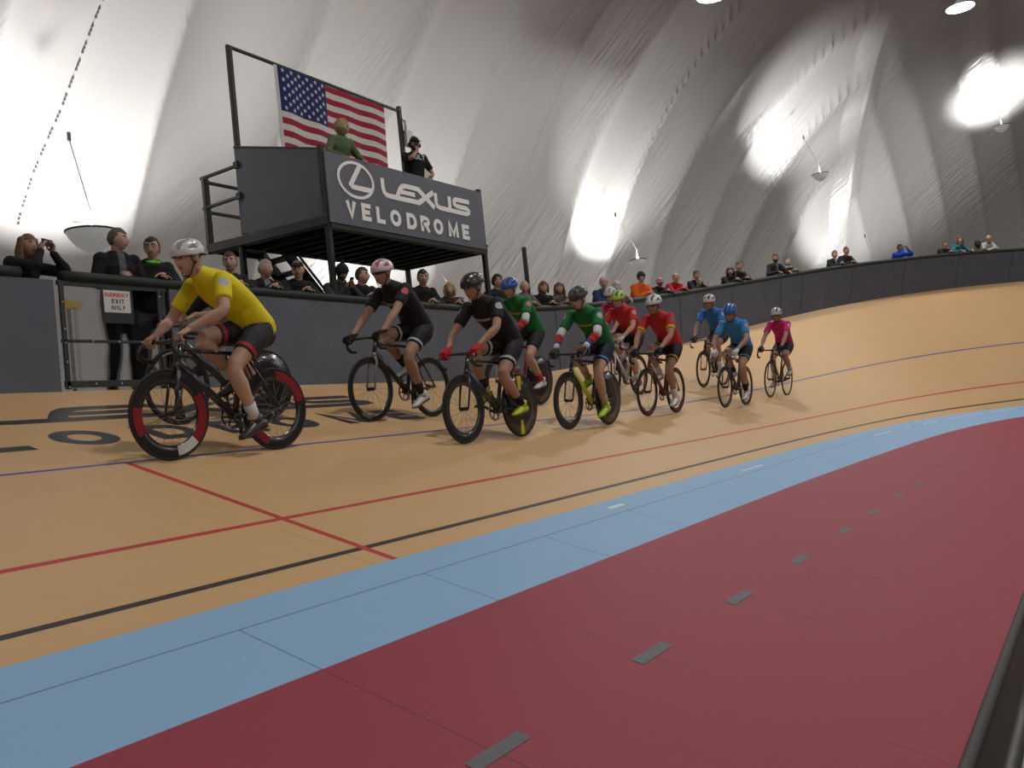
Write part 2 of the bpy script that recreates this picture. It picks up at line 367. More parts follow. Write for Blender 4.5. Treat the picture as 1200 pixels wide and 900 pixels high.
# ------------------------------------------------------------------ barrier wall, padded rail, gate, walkway
wallm = mat('barrier_paint', (.090, .102, .132), .6, noise=.12, nscale=2.5); capm = mat('rail_padding', (.010, .020, .020), .7, noise=.1, bump=.2, bscale=40)
jm = mat('joint_black', (.01, .01, .01), .8)
wall = G()
def wall_strip(g, s0, s1, m, h0=-.05, h1=WH, th=.05):
    k = max(2, int((s1 - s0) / .3) + 2); sv = np.linspace(s0, s1, k); V = []
    for s_ in sv: V += [wallp(s_, h0), wallp(s_, h1), wallp(s_, h1, th), wallp(s_, h0, th)]
    F = [(4 * i + j, 4 * (i + 1) + j, 4 * (i + 1) + (j + 1) % 4, 4 * i + (j + 1) % 4) for i in range(k - 1) for j in range(4)] + [(0, 1, 2, 3), (4 * k - 1, 4 * k - 2, 4 * k - 3, 4 * k - 4)]
    g.add(V, F, m)
wall_strip(wall, -22, 5.0, jm, -.04, WH - .02, .03); wall_strip(wall, 6.36, 60, jm, -.04, WH - .02, .03)
wo = wall.build('wall_track', smooth=False); tag(wo, 'dark grey barrier boards along the top of the banked track', kind='structure')
for o_ in (wo,): pass
seams = [-22, -14.5, -9, -3.5, 5.04, 6.36, 14.89, 20.05, 22.57, 25.07, 26.16, 28.79, 31.48, 34.21, 36.89, 39.6, 42.3, 45, 48, 52, 56, 60]
for a, b in zip(seams[:-1], seams[1:]):
    if (a, b) == (5.04, 6.36): continue
    g = G(); k = max(2, int((b - a) / .3) + 2); sv = np.linspace(a + .015, b - .015, k); V = []
    for s_ in sv: V += [wallp(s_, -.03, -.02), wallp(s_, WH, -.02), wallp(s_, WH, .06), wallp(s_, -.03, .06)]
    F = [(4 * i + j, 4 * (i + 1) + j, 4 * (i + 1) + (j + 1) % 4, 4 * i + (j + 1) % 4) for i in range(k - 1) for j in range(4)] + [(0, 1, 2, 3), (4 * k - 1, 4 * k - 2, 4 * k - 3, 4 * k - 4)]
    g.add(V, F, wallm); g.build('panel', wo, False)
for a, b in ((-22, 4.99), (5.13, 60)):
    g = G(); sv = np.arange(a, b + .01, .3); g.tube([wallp(s_, WH + .055, .02) for s_ in sv], (.075, .062), capm, 12, side=(0, 1, 0)); g.build('padded_rail', wo)
# gate with clear pane
gate = empty('door_1', tuple(surf(5.7, WB))); tag(gate, 'clear panel exit gate in a black frame', kind='structure')
gx0, gx1, gz0, gz1 = 5.07, 6.34, surf(5.7, WB)[2] + .02, surf(5.7, WB)[2] + WH - .02; gy = surf(5.7, WB)[1]
Tg = Matrix.Translation((0, 0, 0))
def at_gate(g): return g
gl, glnt, glb = newmat('clear_acrylic'); glb.inputs['Base Color'].default_value = (.9, .92, .92, 1); glb.inputs['Roughness'].default_value = .08; glb.inputs['Transmission Weight'].default_value = 1; glb.inputs['IOR'].default_value = 1.12; glb.inputs['Alpha'].default_value = .32
def child(g, name, par, smooth=False):
    o = g.build(name, None, smooth); o.parent = par; o.matrix_parent_inverse = Matrix.Translation(par.location).inverted() if par.rotation_euler.z == 0 else par.matrix_world.inverted(); return o
g = G(); fm = mat('gate_frame', (.03, .032, .034), .5)
for x in (gx0 + .035, gx1 - .10): g.bar((x, gy - .01, gz0), (x, gy - .01, gz1), .05, .03, fm, up=(0, 1, 0))
g.bar((gx0, gy - .01, gz0 + .05), (gx1, gy - .01, gz0 + .05), .03, .07, fm); g.bar((gx0, gy - .01, gz0 + .50), (gx1, gy - .01, gz0 + .50), .03, .03, fm); g.bar((gx0, gy, gz1), (gx1, gy, gz1), .03, .05, fm)
child(g, 'gate_frame', gate)
g = G(); g.box((gx0, gy + .015, gz0), (gx1, gy + .021, gz1), gl); child(g, 'pane', gate)
bm_ = plain((.5, .5, .5), .35, .8)
for x, z in [(gx0 + .035, gz0 + h) for h in (.02, .28, .48, .62, .9)] + [(gx1 - .10, gz0 + h) for h in (.75, 1.02)] + [(gx0 + k, gz0 + .5) for k in (.33, .63, .9)] + [(gx0 + k, gz0 + .05) for k in (.33, .62)]:
    g = G(); g.ball((x, gy - .028, z), (.012, .008, .012), bm_, 8); child(g, 'bolt', gate, True)
# exit sign on a black backing
sg = empty('exit_sign', (5.70, gy - .03, gz0 + .8)); tag(sg, 'white card sign reading EMERGENCY EXIT ONLY on the clear gate', 'sign')
g = G(); g.box((5.53, gy - .03, gz0 + .70), (5.90, gy - .024, gz0 + 1.08), plain((.02, .02, .02), .4)); child(g, 'backing', sg)
g = G(); g.box((5.555, gy - .036, gz0 + .815), (5.865, gy - .031, gz0 + 1.055), plain((.62, .6, .58), .5)); child(g, 'card', sg)
fs = lambda x, y, h: V3(x, gy - .0365 - h, y)
g = G(); text(g, 'EMERGENCY', 5.568, gz0 + .985, .042, fs, plain((.5, .05, .05), .5), adv=.86, wx=.84, th=.001); child(g, 'red_lettering', sg)
g = G(); text(g, 'EXIT', 5.645, gz0 + .915, .046, fs, plain((.02, .02, .02), .5), adv=.95, th=.001); text(g, 'ONLY', 5.635, gz0 + .845, .046, fs, plain((.02, .02, .02), .5), adv=.95, th=.001); child(g, 'black_lettering', sg)
# walkway behind the barrier
sv = np.arange(-22, 60, .5); V = []
for s_ in sv: f_ = surf(s_, WB); n_ = outn(s_); V += [f_ + V3(0, 0, -.02) + n_ * .0, f_ + n_ * 9 + V3(0, 0, -.02)]
g = G(); g.add(V, [(2 * i, 2 * i + 2, 2 * i + 3, 2 * i + 1) for i in range(len(sv) - 1)], mat('walkway', (.16, .15, .14), .8, noise=.15, nscale=3)); tag(g.build('floor_walkway', smooth=False), 'grey spectator walkway behind the barrier', kind='structure')

# ------------------------------------------------------------------ air dome
DA, DB, DC, DX, DY = 52., 29.5, 18., 2., -14.
def dome_pt(th, ph):
    c, s_ = math.cos(th), math.sin(th); r = (abs(c) ** 4 + abs(s_) ** 4) ** -.25; R = max(math.cos(ph), 0) ** .5
    return V3(DX + DA * c * r * R, DY + DB * s_ * r * R, DC * math.sin(ph) - .2)
def billow(P):
    """scalloped billow between webbing lines; hip lines split side panels from end panels"""
    ax, ay = abs(P[0] - DX) / DA, abs(P[1] - DY) / DB
    if ay >= ax: k = (P[0] - 1.0 - .18 * (P[2] - 4)) / 3.0
    else: k = (P[1] - 1.45 + .05 * (P[2] - 4)) / 1.55
    a = (.46 if ay >= ax else .20) * abs(math.sin(PI * k)) ** .66
    hip = abs(ax - ay); a *= min(1, .15 + hip / .03)
    return a
fab, nt, b = newmat('dome_fabric'); n = N(nt)
geo = nt.nodes.new('ShaderNodeNewGeometry'); sep = nt.nodes.new('ShaderNodeSeparateXYZ'); nt.links.new(geo.outputs['Position'], sep.inputs[0])
sx, sy, sz = sep.outputs
hh_ = n.m('SUBTRACT', sx, sy); pu = n.m('SUBTRACT', hh_, n.m('MULTIPLY', sz, 1.25)); pv = n.m('ADD', hh_, sz)
def wv(a, b_, c, seed):
    cb = nt.nodes.new('ShaderNodeCombineXYZ'); n.v(n.m('MULTIPLY', pu, a), cb.inputs[0]); n.v(n.m('MULTIPLY', pv, b_), cb.inputs[1]); n.v(n.m('ADD', n.m('MULTIPLY', n.m('ADD', sx, sy), c), seed), cb.inputs[2]); return cb.outputs[0]
w3 = n.noise(geo.outputs['Position'], .22, 2)
w1 = n.noise(wv(.55, .09, .15, 3.3), 1.0, 3)
fine = n.m('ABSOLUTE', n.m('SUBTRACT', n.noise(wv(2.6, .16, .5, 9.1), 1.0, 4), .5)); fine = n.m('SUBTRACT', 1, n.m('MULTIPLY', fine, 5)); fine = n.m('POWER', n.m('MAXIMUM', fine, 0), 2.0)
mid = n.m('ABSOLUTE', n.m('SUBTRACT', n.noise(wv(1.1, .07, .25, 5.1), 1.0, 3), .5)); mid = n.m('SUBTRACT', 1, n.m('MULTIPLY', mid, 6)); mid = n.m('POWER', n.m('MAXIMUM', mid, 0), 2.0)
msk = n.m('MULTIPLY', n.m('MAXIMUM', n.m('SUBTRACT', w3, .36), 0), 3.2)
far = n.m('MINIMUM', n.m('MAXIMUM', n.m('MULTIPLY', n.m('SUBTRACT', sx, 8), .06), .12), 1)
hgt = n.m('ADD', n.m('ADD', n.m('MULTIPLY', w1, .22), n.m('MULTIPLY', n.m('MULTIPLY', mid, n.m('MULTIPLY', msk, .8)), .05)), n.m('MULTIPLY', n.m('MULTIPLY', fine, far), n.m('MULTIPLY', msk, .11)))
bp = nt.nodes.new('ShaderNodeBump'); bp.inputs['Strength'].default_value = 1; bp.inputs['Distance'].default_value = .32; nt.links.new(hgt, bp.inputs['Height']); nt.links.new(bp.outputs[0], b.inputs['Normal'])
nt.links.new(n.mix(w3, (.49, .478, .468), (.55, .537, .527)), b.inputs['Base Color']); b.inputs['Roughness'].default_value = .3; b.inputs['Specular IOR Level'].default_value = .7
def dome():
    V = []; F = []; nth, nph = 900, 84; ths = [2 * PI * i / nth for i in range(nth)]
    # finer steps where the camera looks
    ths = list(np.linspace(-.35, 2.0, 1900)) + list(np.linspace(2.0, 2 * PI - .35, 160))[1:-1]; nth = len(ths)
    phs = [-.02] + [PI / 2 * (i / nph) ** 1.15 for i in range(1, nph)]
    for ph in phs:
        for th in ths:
            # even spread over the superellipse
            c, s_ = math.cos(th), math.sin(th); P = dome_pt(math.atan2(s_ * DA / DB * .9, c) if True else th, ph)
            c0 = V3((P[0] - DX) / DA ** 2, (P[1] - DY) / DB ** 2, P[2] / DC ** 2 * .4); c0 /= np.linalg.norm(c0)
            V.append(P + c0 * (billow(P) - .2))
    V.append(V3(DX, DY, DC - .2)); K = len(phs)
    for i in range(K - 1):
        for j in range(nth): F.append((i * nth + j, (i + 1) * nth + j, (i + 1) * nth + (j + 1) % nth, i * nth + (j + 1) % nth))
    for j in range(nth): F.append(((K - 1) * nth + j, K * nth * 1 + 0 if False else len(V) - 1, (K - 1) * nth + (j + 1) % nth))
    g = G(); g.add(V, F, fab); o = g.build('ceiling'); tag(o, 'glossy grey white air dome fabric arching over the track', kind='structure'); return o
dome_o = dome()

from mathutils.bvhtree import BVHTree
bvh = BVHTree.FromObject(dome_o, bpy.context.evaluated_depsgraph_get())
lace = mat('lacing_cord', (.10, .09, .085), .7); pts = [(8.17, 4.36), (8.39, 5.17), (8.8, 6.3), (9.02, 7.08), (9.29, 8.13), (9.6, 9.2)]
g = G(); zz = np.arange(4.3, 9.2, .075)
for i, z in enumerate(zz):
    if i % 4 == 3: continue
    x = float(np.interp(z, [p[1] for p in pts], [p[0] for p in pts])); q = []
    for dz in (-.026, .026):
        h = bvh.ray_cast(Vector((x + dz * .22, 8, z + dz)), Vector((0, 1, 0)))[0]
        if h: q.append(V3(*h) + V3(0, -.03, 0))
    if len(q) == 2: g.bar(q[0], q[1], .035, .012, lace, up=(0, 1, 0))
o = g.build('lacing_strip', dome_o, False); o['kind'] = 'stuff'

# ------------------------------------------------------------------ uplight bowls and roof lamps
bowlm = mat('bowl_glass', (.42, .42, .41), .5, 0, noise=.06); bowlm.node_tree.nodes['Principled BSDF'].inputs['Emission Color'].default_value = (1, .97, .93, 1); bowlm.node_tree.nodes['Principled BSDF'].inputs['Emission Strength'].default_value = .13; wirem = plain((.5, .5, .48), .4, .6)
hot = mat('lamp_element', (1, .97, .92), .4, noise=0, emit=18)
def uplight(pos, tilt, k, pw, label):
    t = empty('uplight_bowl', pos); tag(t, label, 'lamp', 'uplight bowls hung along the dome wall')
    r = .31 * k
    g = G(); g.lathe([(.001, -.27 * k), (r * .32, -.25 * k), (r * .66, -.17 * k), (r * .90, -.07 * k), (r, 0), (r, .012), (r * .96, .012), (r * .86, -.07 * k), (r * .62, -.16 * k), (r * .28, -.235 * k), (.001, -.25 * k)], bowlm, 28)
    g.build('bowl', t)
    g = G(); g.lathe([(r, -.01), (r * 1.035, -.005), (r * 1.035, .014), (r, .018)], STEEL, 28); g.build('rim', t)
    g = G(); g.tube([(0, 0, -.1), (0, 0, .06)], [.035, .045], hot, 10, round_=True); g.build('bulb', t)
    out = V3(tilt[0], tilt[1], 0); out /= np.linalg.norm(out)
    top = V3(*pos) + out * .9 + V3(0, 0, 1.75)
    g = G(); g.tube([(0, 0, .03), tuple(V3(0, 0, .35)), tuple(top - V3(*pos))], .009 * k, wirem, 6); g.tube([(-.25 * k, 0, .12), (0, 0, .14)], .006, wirem, 6); g.build('suspension_cord', t)
    g = G(); g.box((-.022, -.022, -.07), (.022, .022, .07), STEEL, c=top - V3(*pos) - V3(*(out * .03))); g.build('junction_box', t, False)
    ld = bpy.data.lights.new('uplight', 'SPOT'); ld.energy = UP_W * pw * 4; ld.spot_size = math.radians(112); ld.spot_blend = .6; ld.shadow_soft_size = .12; ld.color = (1, .985, .96)
    lo = bpy.data.objects.new('uplight', ld); COL.objects.link(lo); lo.parent = t; lo.location = (0, 0, .08)
    d = Vector((tilt[0] * .75, tilt[1] * .75, 1)); lo.rotation_euler = (-d).to_track_quat('Z', 'Y').to_euler()
    return t
UL = ['large white uplight bowl behind the two men at the exit gate', 'white uplight bowl behind the spectators to the right of the tower', 'white uplight bowl hanging above the orange hoodie spectator',
      'white uplight bowl hanging over the middle of the curved barrier', 'white uplight bowl hanging highest, nearest the right edge', 'white uplight bowl low behind the far curve of the barrier',
      'added unseen fill uplight beyond the left end of the barrier', 'added unseen fill uplight beyond the far right of the curve', 'added fill uplight on the opposite long side, leftmost', 'added fill uplight on the opposite long side, middle', 'added fill uplight on the opposite long side, nearest the far curve', 'added fill uplight at the far corner of the dome past the curve', 'added fill uplight at the near end of the dome behind the camera']
for (a, b_, k, pw), l in zip(UPLIGHTS, UL): uplight(a, b_, k, pw, l)
BL = ['bright round roof lamp near the upper right corner', 'bright round roof lamp at the top edge right of centre', 'added round fill lamp high above the finish line', 'added round fill lamp above the start of the curve', 'added round fill lamp above the track left of the camera', 'added round fill lamp over the middle of the infield',
      'added round fill lamp over the far infield', 'added round fill lamp over the near infield', 'added round fill lamp over the inside of the curve', 'added round fill lamp over the opposite straight']
for i, p in enumerate(BAYS):
    t = empty('roof_lamp', p); tag(t, BL[i], 'lamp', 'round lamps under the dome roof' )
    g = G(); g.lathe([(.001, .28), (.10, .26), (.16, .18), (.46, .02), (.46, 0), (.44, 0), (.15, .15), (.001, .16)], bowlm, 24); g.build('reflector', t)
    g = G(); g.lathe([(.001, .012), (.43, .012), (.43, .004), (.001, .004)], hot, 24); g.build('lens', t)
    g = G(); g.tube([(0, 0, .26), (0, 0, 1.6)], .008, wirem, 6); g.build('suspension_cord', t)
    ld = bpy.data.lights.new('bay', 'AREA'); ld.shape = 'DISK'; ld.size = .85; ld.energy = BAY_W; ld.color = (1, .965, .92)
    lo = bpy.data.objects.new('bay', ld); COL.objects.link(lo); lo.parent = t; lo.location = (0, 0, -.01)

# ------------------------------------------------------------------ judges' tower
tw = empty('judges_tower', (9.3, 9.02, .79)); tag(tw, 'black steel platform tower with dark grey boards lettered LEXUS VELODROME', 'tower')
def tp(name, g, par=None, smooth=False):
    o = g.build(name, None, smooth); o.parent = par or tw; o.matrix_parent_inverse = Matrix.Translation((-9.3, -9.02, -.79)) if par is None else Matrix.Identity(4)
    return o
boardm = mat('tower_board', (.098, .108, .135), .55, noise=.08, nscale=1.5)
X0, X1, YF, YBk, YS = 9.30, 13.17, 9.02, 10.89, 11.70
for x, y, z0, z1 in [(X0, YF, .79, 4.27), (X1, YF, .79, 4.25), (X0, YBk, .79, 3.3), (X1 + .08, YBk, .79, 3.3)]:
    g = G(); g.bar((x, y + .05, z0), (x, y + .05, z1), .09, .09, STEEL, up=(0, 1, 0)); g.bar((x, y + .05, z0), (x, y + .05, z0 + .012), .2, .2, STEEL, up=(0, 1, 0)); tp('post', g)
bd = G(); bd.box((X0 - .02, YF - .025, 3.14), (X1 - .03, YF, 4.18), boardm); bo = tp('front_board', bd)
g = G(); lexus(g, lambda x, y, h: V3(9.3 + x, YF - .025 - h, 3.14 + y), mat('white_lettering', (.85, .84, .85), .5, noise=.02), .005); o = g.build('white_lettering', bo, False)
g = G(); v = [(X0 - .03, YF + .1, 3.22), (X0 - .03, YBk, 3.34), (X0 - .03, YBk, 4.70), (X0 - .03, YF + .1, 4.22)]; v += [(x + .02, y, z) for x, y, z in v]
g.add(v, [(0, 1, 2, 3), (7, 6, 5, 4), (0, 4, 5, 1), (1, 5, 6, 2), (2, 6, 7, 3), (3, 7, 4, 0)], boardm); tp('side_board', g)
g = G(); g.bar((X0 - .02, YF + .1, 4.24), (X0 - .02, YBk, 4.72), .04, .03, STEEL); tp('side_board_cap', g)
g = G()
g.bar((X0, YF + .03, 3.12), (X1, YF + .03, 3.12), .08, .14, STEEL); g.bar((X0, YBk + .05, 3.20), (X1 + .08, YBk + .05, 3.20), .08, .16, STEEL)
g.bar((X0 - .02, YF, 3.17), (X0 - .02, YS, 3.26), .10, .16, STEEL); g.bar((X1, YF, 3.15), (X1 + .08, YBk, 3.2), .08, .14, STEEL)
g.bar((X0, YS, 3.26), (X0 + 1.0, YS, 3.26), .06, .12, STEEL); tp('deck_frame', g)
for x in np.arange(X0 + .3, X1, .3):
    g = G(); g.bar((x, YF + .06, 3.13), (x, YBk, 3.17), .045, .12, STEEL); tp('joist', g)
g = G(); g.box((X0, YF + .02, 3.22), (X1 + .1, YBk + .1, 3.25), mat('deck_plank', (.035, .04, .03), .7)); g.box((X0, YBk + .1, 3.27), (X0 + 1.0, YS, 3.30), mat('deck_plank2', (.035, .04, .03), .7)); tp('deck', g)
# stair landing rail
for nm, a, b_ in [('guard_post', (X0, YS - .02, 3.2), (X0, YS - .02, 4.40)), ('guard_post', (X0 + 1.0, YS - .02, 3.2), (X0 + 1.0, YS - .02, 4.3)),
                  ('guard_rail', (X0 - .02, YBk - .06, 4.42), (X0 - .02, YS + .05, 4.42)), ('guard_rail', (X0 - .02, YBk - .06, 3.93), (X0 - .02, YS + .05, 3.93)),
                  ('guard_rail', (X0, YS, 4.36), (X0 + 1.0, YS, 4.36)), ('guard_rail', (X0, YS, 3.87), (X0 + 1.0, YS, 3.87))]:
    g = G(); s_ = .10 if nm == 'guard_post' else .05; g.bar(a, b_, s_, s_, STEEL, up=(0, 1, 0) if nm == 'guard_post' else (0, 0, 1)); tp(nm, g)
for z in (4.42, 3.93): g = G(); g.box((X0 - .075, YBk - .10, z - .05), (X0 - .03, YBk, z + .05), STEEL); tp('rail_bracket', g)
# back stairs running down to the right behind the deck
sx0, sz0, sx1, sz1 = X0 + 1.0, 3.25, X0 + 3.4, .82
for y in (YBk + .2, YS - .05):
    g = G(); g.bar((sx0, y, sz0), (sx1, y, sz1), .04, .22, STEEL); tp('stringer', g)
for i in range(11):
    f_ = (i + .6) / 11.5; g = G(); x = sx0 + (sx1 - sx0) * f_; z = sz0 + (sz1 - sz0) * f_; g.box((x - .13, YBk + .22, z), (x + .13, YS - .07, z + .03), STEEL); tp('tread', g)
for y in (YBk + .2, YS - .05):
    g = G(); g.bar((sx0, y, sz0 + .95), (sx1, y, sz1 + .95), .04, .04, STEEL); g.bar((sx1, y, sz1 - .02), (sx1, y, sz1 + .95), .04, .04, STEEL, up=(0, 1, 0)); g.bar((sx0, y, sz0), (sx0, y, sz0 + .95), .04, .04, STEEL, up=(0, 1, 0)); tp('stair_handrail', g)
# flag goal frame
for x, z0 in ((X0 + .03, 3.3), (X1 + .20, 3.2)):
    g = G(); g.bar((x, YBk - .02, z0), (x, YBk - .02, 6.34), .085, .085, STEEL, up=(0, 1, 0)); tp('flag_post', g)
g = G(); g.bar((X0 - .01, YBk - .02, 6.33), (X1 + .24, YBk - .02, 6.25), .05, .05, STEEL); tp('flag_crossbar', g)
# access point on the right flag post
t = empty('access_point', (X1 + .24, YBk - .07, 5.72)); tag(t, 'small white box strapped to the right flag post', 'box')
g = G(); g.box((0, -.05, -.16), (.2, .03, .16), plain((.6, .6, .6), .4)); g.build('housing', t, False)
g = G(); g.tube([(.06, 0, .16), (.05, 0, .36)], .028, plain((.6, .6, .6), .4), 10); g.build('antenna', t)
g = G(); g.tube([(-.03, -.04, .3), (-.14, -.08, .34), (-.2, -.08, .22), (-.1, -.05, .1), (-.02, -.03, .08)], .01, RUBBER, 6); g.build('cable_loop', t)

# flag
fg = empty('flag', (10.24, YBk - .08, 6.26)); tag(fg, 'large stars and stripes flag hung from the tower frame', 'flag')
fw, fh = 2.60, 1.40; redm = cloth((.33, .022, .045), 'flag_red'); whm = cloth((.62, .60, .58), 'flag_white'); bluem = cloth((.018, .028, .13), 'flag_blue')
def fpt(x, y, h=0): return V3(x, -.02 * math.sin(x * 3.2 + y * 1.3) - .012 * math.sin(x * 9) * (1 + y) - h - .01, -y - .03 * x)
def fgrid(x0, x1, y0, y1, m, h=0, nx=26, ny=3):
    g = G(); V = [fpt(x0 + (x1 - x0) * i / nx, y0 + (y1 - y0) * j / ny, h) for i in range(nx + 1) for j in range(ny + 1)]
    V += [v + V3(0, .004, 0) for v in V]; k = (nx + 1) * (ny + 1)
    F = []
    for i in range(nx):
        for j in range(ny):
            a = i * (ny + 1) + j; F.append((a, a + 1, a + ny + 2, a + ny + 1)); F.append((k + a, k + a + ny + 1, k + a + ny + 2, k + a + 1))
    return g.add(V, F, m)
for i in range(13):
    fgrid(0, fw, fh * i / 13, fh * (i + 1) / 13, redm if i % 2 == 0 else whm).build('stripe', fg)
fgrid(-.06, 0, -.01, fh + .01, whm, 0, 2, 8).build('header_band', fg)
ca = fgrid(0, fw * .42, 0, fh * 7 / 13, bluem, .006, 14, 8).build('canton', fg)
for r in range(9):
    for c in range(6 if r % 2 == 0 else 5):
        x = fw * .42 * ((c + .5) / 6 if r % 2 == 0 else (c + 1) / 6); y = fh * 7 / 13 * (r + .7) / 9.4
        P = fpt(x, y, .010); v = [P]
        for k in range(10):
            a = PI / 2 + k * PI / 5; rr = .045 if k % 2 == 0 else .018; v.append(P + V3(rr * math.cos(a), 0, rr * math.sin(a)))
        v2 = [q + V3(0, .003, 0) for q in v]
        g = G(); g.add(v + v2, [(0, 1 + (k + 1) % 10, 1 + k) for k in range(10)] + [(1 + k, 1 + (k + 1) % 10, 12 + (k + 1) % 10, 12 + k) for k in range(10)], whm); g.build('star', ca, False)
# free-standing black post beside the tower
t = empty('steel_post', (17.45, 10.9, .92)); tag(t, 'free-standing black steel post right of the tower', 'post')
g = G(); g.bar((0, 0, 0), (0, 0, 3.1), .09, .09, STEEL, up=(0, 1, 0)); g.build('post', t, False); g = G(); g.box((-.15, -.15, 0), (.15, .15, .015), STEEL); g.build('base_plate', t, False)
g = G(); g.box((-.05, -.05, 1.62), (.05, .05, 1.72), plain((.25, .3, .4), .5)); g.build('tape_band', t, False)
# things seen through the gate
t = empty('barrier_stand', (5.72, 9.75, .79)); tag(t, 'black pole with a yellow top seen through the gate pane', 'stand')
g = G(); g.tube([(0, 0, 0), (0, 0, 1.05)], .022, STEEL, 10); g.build('pole', t); g = G(); g.box((-.09, -.03, 1.03), (.13, .03, 1.12), plain((.6, .42, .03), .5)); g.build('top', t, False); g = G(); g.lathe([(.001, .03), (.12, .025), (.14, 0), (.001, 0)], STEEL, 16); g.build('base', t)
t = empty('caution_board', (5.42, 10.0, .79)); tag(t, 'yellow and black folding board leaning behind the gate', 'board')
g = G(); g.bar((0, 0, 0), (0, .12, .80), .26, .02, plain((.55, .40, .03), .5), up=(0, 1, 0)); g.build('front_leaf', t, False); g = G(); g.bar((0, .26, 0), (0, .12, .80), .26, .02, plain((.55, .40, .03), .5), up=(0, 1, 0)); g.build('rear_leaf', t, False)
g = G()
for z in (.15, .35, .55): g.bar((-.12, z * .15 - .016, z - .04), (.12, z * .15 - .016, z + .06), .05, .006, plain((.02, .02, .02), .5), up=(0, 1, 0))
g.build('black_stripes', t, False)

# ------------------------------------------------------------------ bicycles (local: x forward, y left, z up, origin on the ground)
WR = .335; HBX = .49
def wheel(bike, kind, x, name, rimm, accent=None):
    dep = dict(deep=.085, mid=.05, shallow=.024, tri=.03, disc=.30)[kind]; c = (x, 0, WR)
    g = G(); ri = WR - .022
    if kind == 'disc': g.lathe([(.03, .014), (.2, .012), (ri, .010), (ri, -.010), (.2, -.012), (.03, -.014)], rimm, 44, c, 'y')
    else: g.lathe([(ri, .010), (ri - dep * .5, .012), (ri - dep, .004), (ri - dep, -.004), (ri - dep * .5, -.012), (ri, -.010), (ri, .010)], rimm, 44, c, 'y')
    if kind == 'tri':
        for k in range(3):
            a = .5 + k * 2 * PI / 3; d = V3(math.cos(a), 0, math.sin(a)); g.tube([V3(*c) + d * .0, V3(*c) + d * .12, V3(*c) + d * (ri - .02)], [(.05, .012), (.03, .012), (.055, .008)], rimm, 8, side=(-math.sin(a), 0, math.cos(a)))
    wh = g.build(name, bike)
    g = G(); a = [(WR - .012 + .012 * math.cos(t), .011 * math.sin(t)) for t in np.linspace(0, 2 * PI, 9)]; g.lathe(a, RUBBER, 44, c, 'y'); g.build('tyre', wh)
    g = G(); g.tube([V3(x, -.045, WR), V3(x, .045, WR)], .018, STEEL, 10); g.build('hub', wh)
    if kind in ('deep', 'mid', 'shallow'):
        g = G()
        for k in range(20):
            a = k * 2 * PI / 20; d = V3(math.cos(a), 0, math.sin(a)); y = .03 * (1 if k % 2 else -1)
            g.tube([V3(x, y, WR) + d * .016, V3(x, 0, WR) + d * (ri - dep)], .0016, plain((.25, .25, .25), .4, .7), 4)
        g.build('spokes', wh)
    if accent:
        # coloured patches on both faces of the rim
        for a0, a1, cm in accent:
            g = G(); V = []; kk = 8
            for sgn in (1, -1):
                for i in range(kk + 1):
                    a = math.radians(a0 + (a1 - a0) * i / kk)
                    for r_ in (ri - .006, (ri - dep + .006) if kind != 'disc' else .10 + .0): V.append(V3(x + r_ * math.cos(a), sgn * (.0135 if kind != 'disc' else .0125), WR + r_ * math.sin(a)))
            F = [(2 * i + o_, 2 * i + 1 + o_, 2 * i + 3 + o_, 2 * i + 2 + o_) for o_ in (0, 2 * (kk + 1)) for i in range(kk)]
            g.add(V, F, cm); g.build('rim_decal', wh, False)
    return wh
CRANK = {}
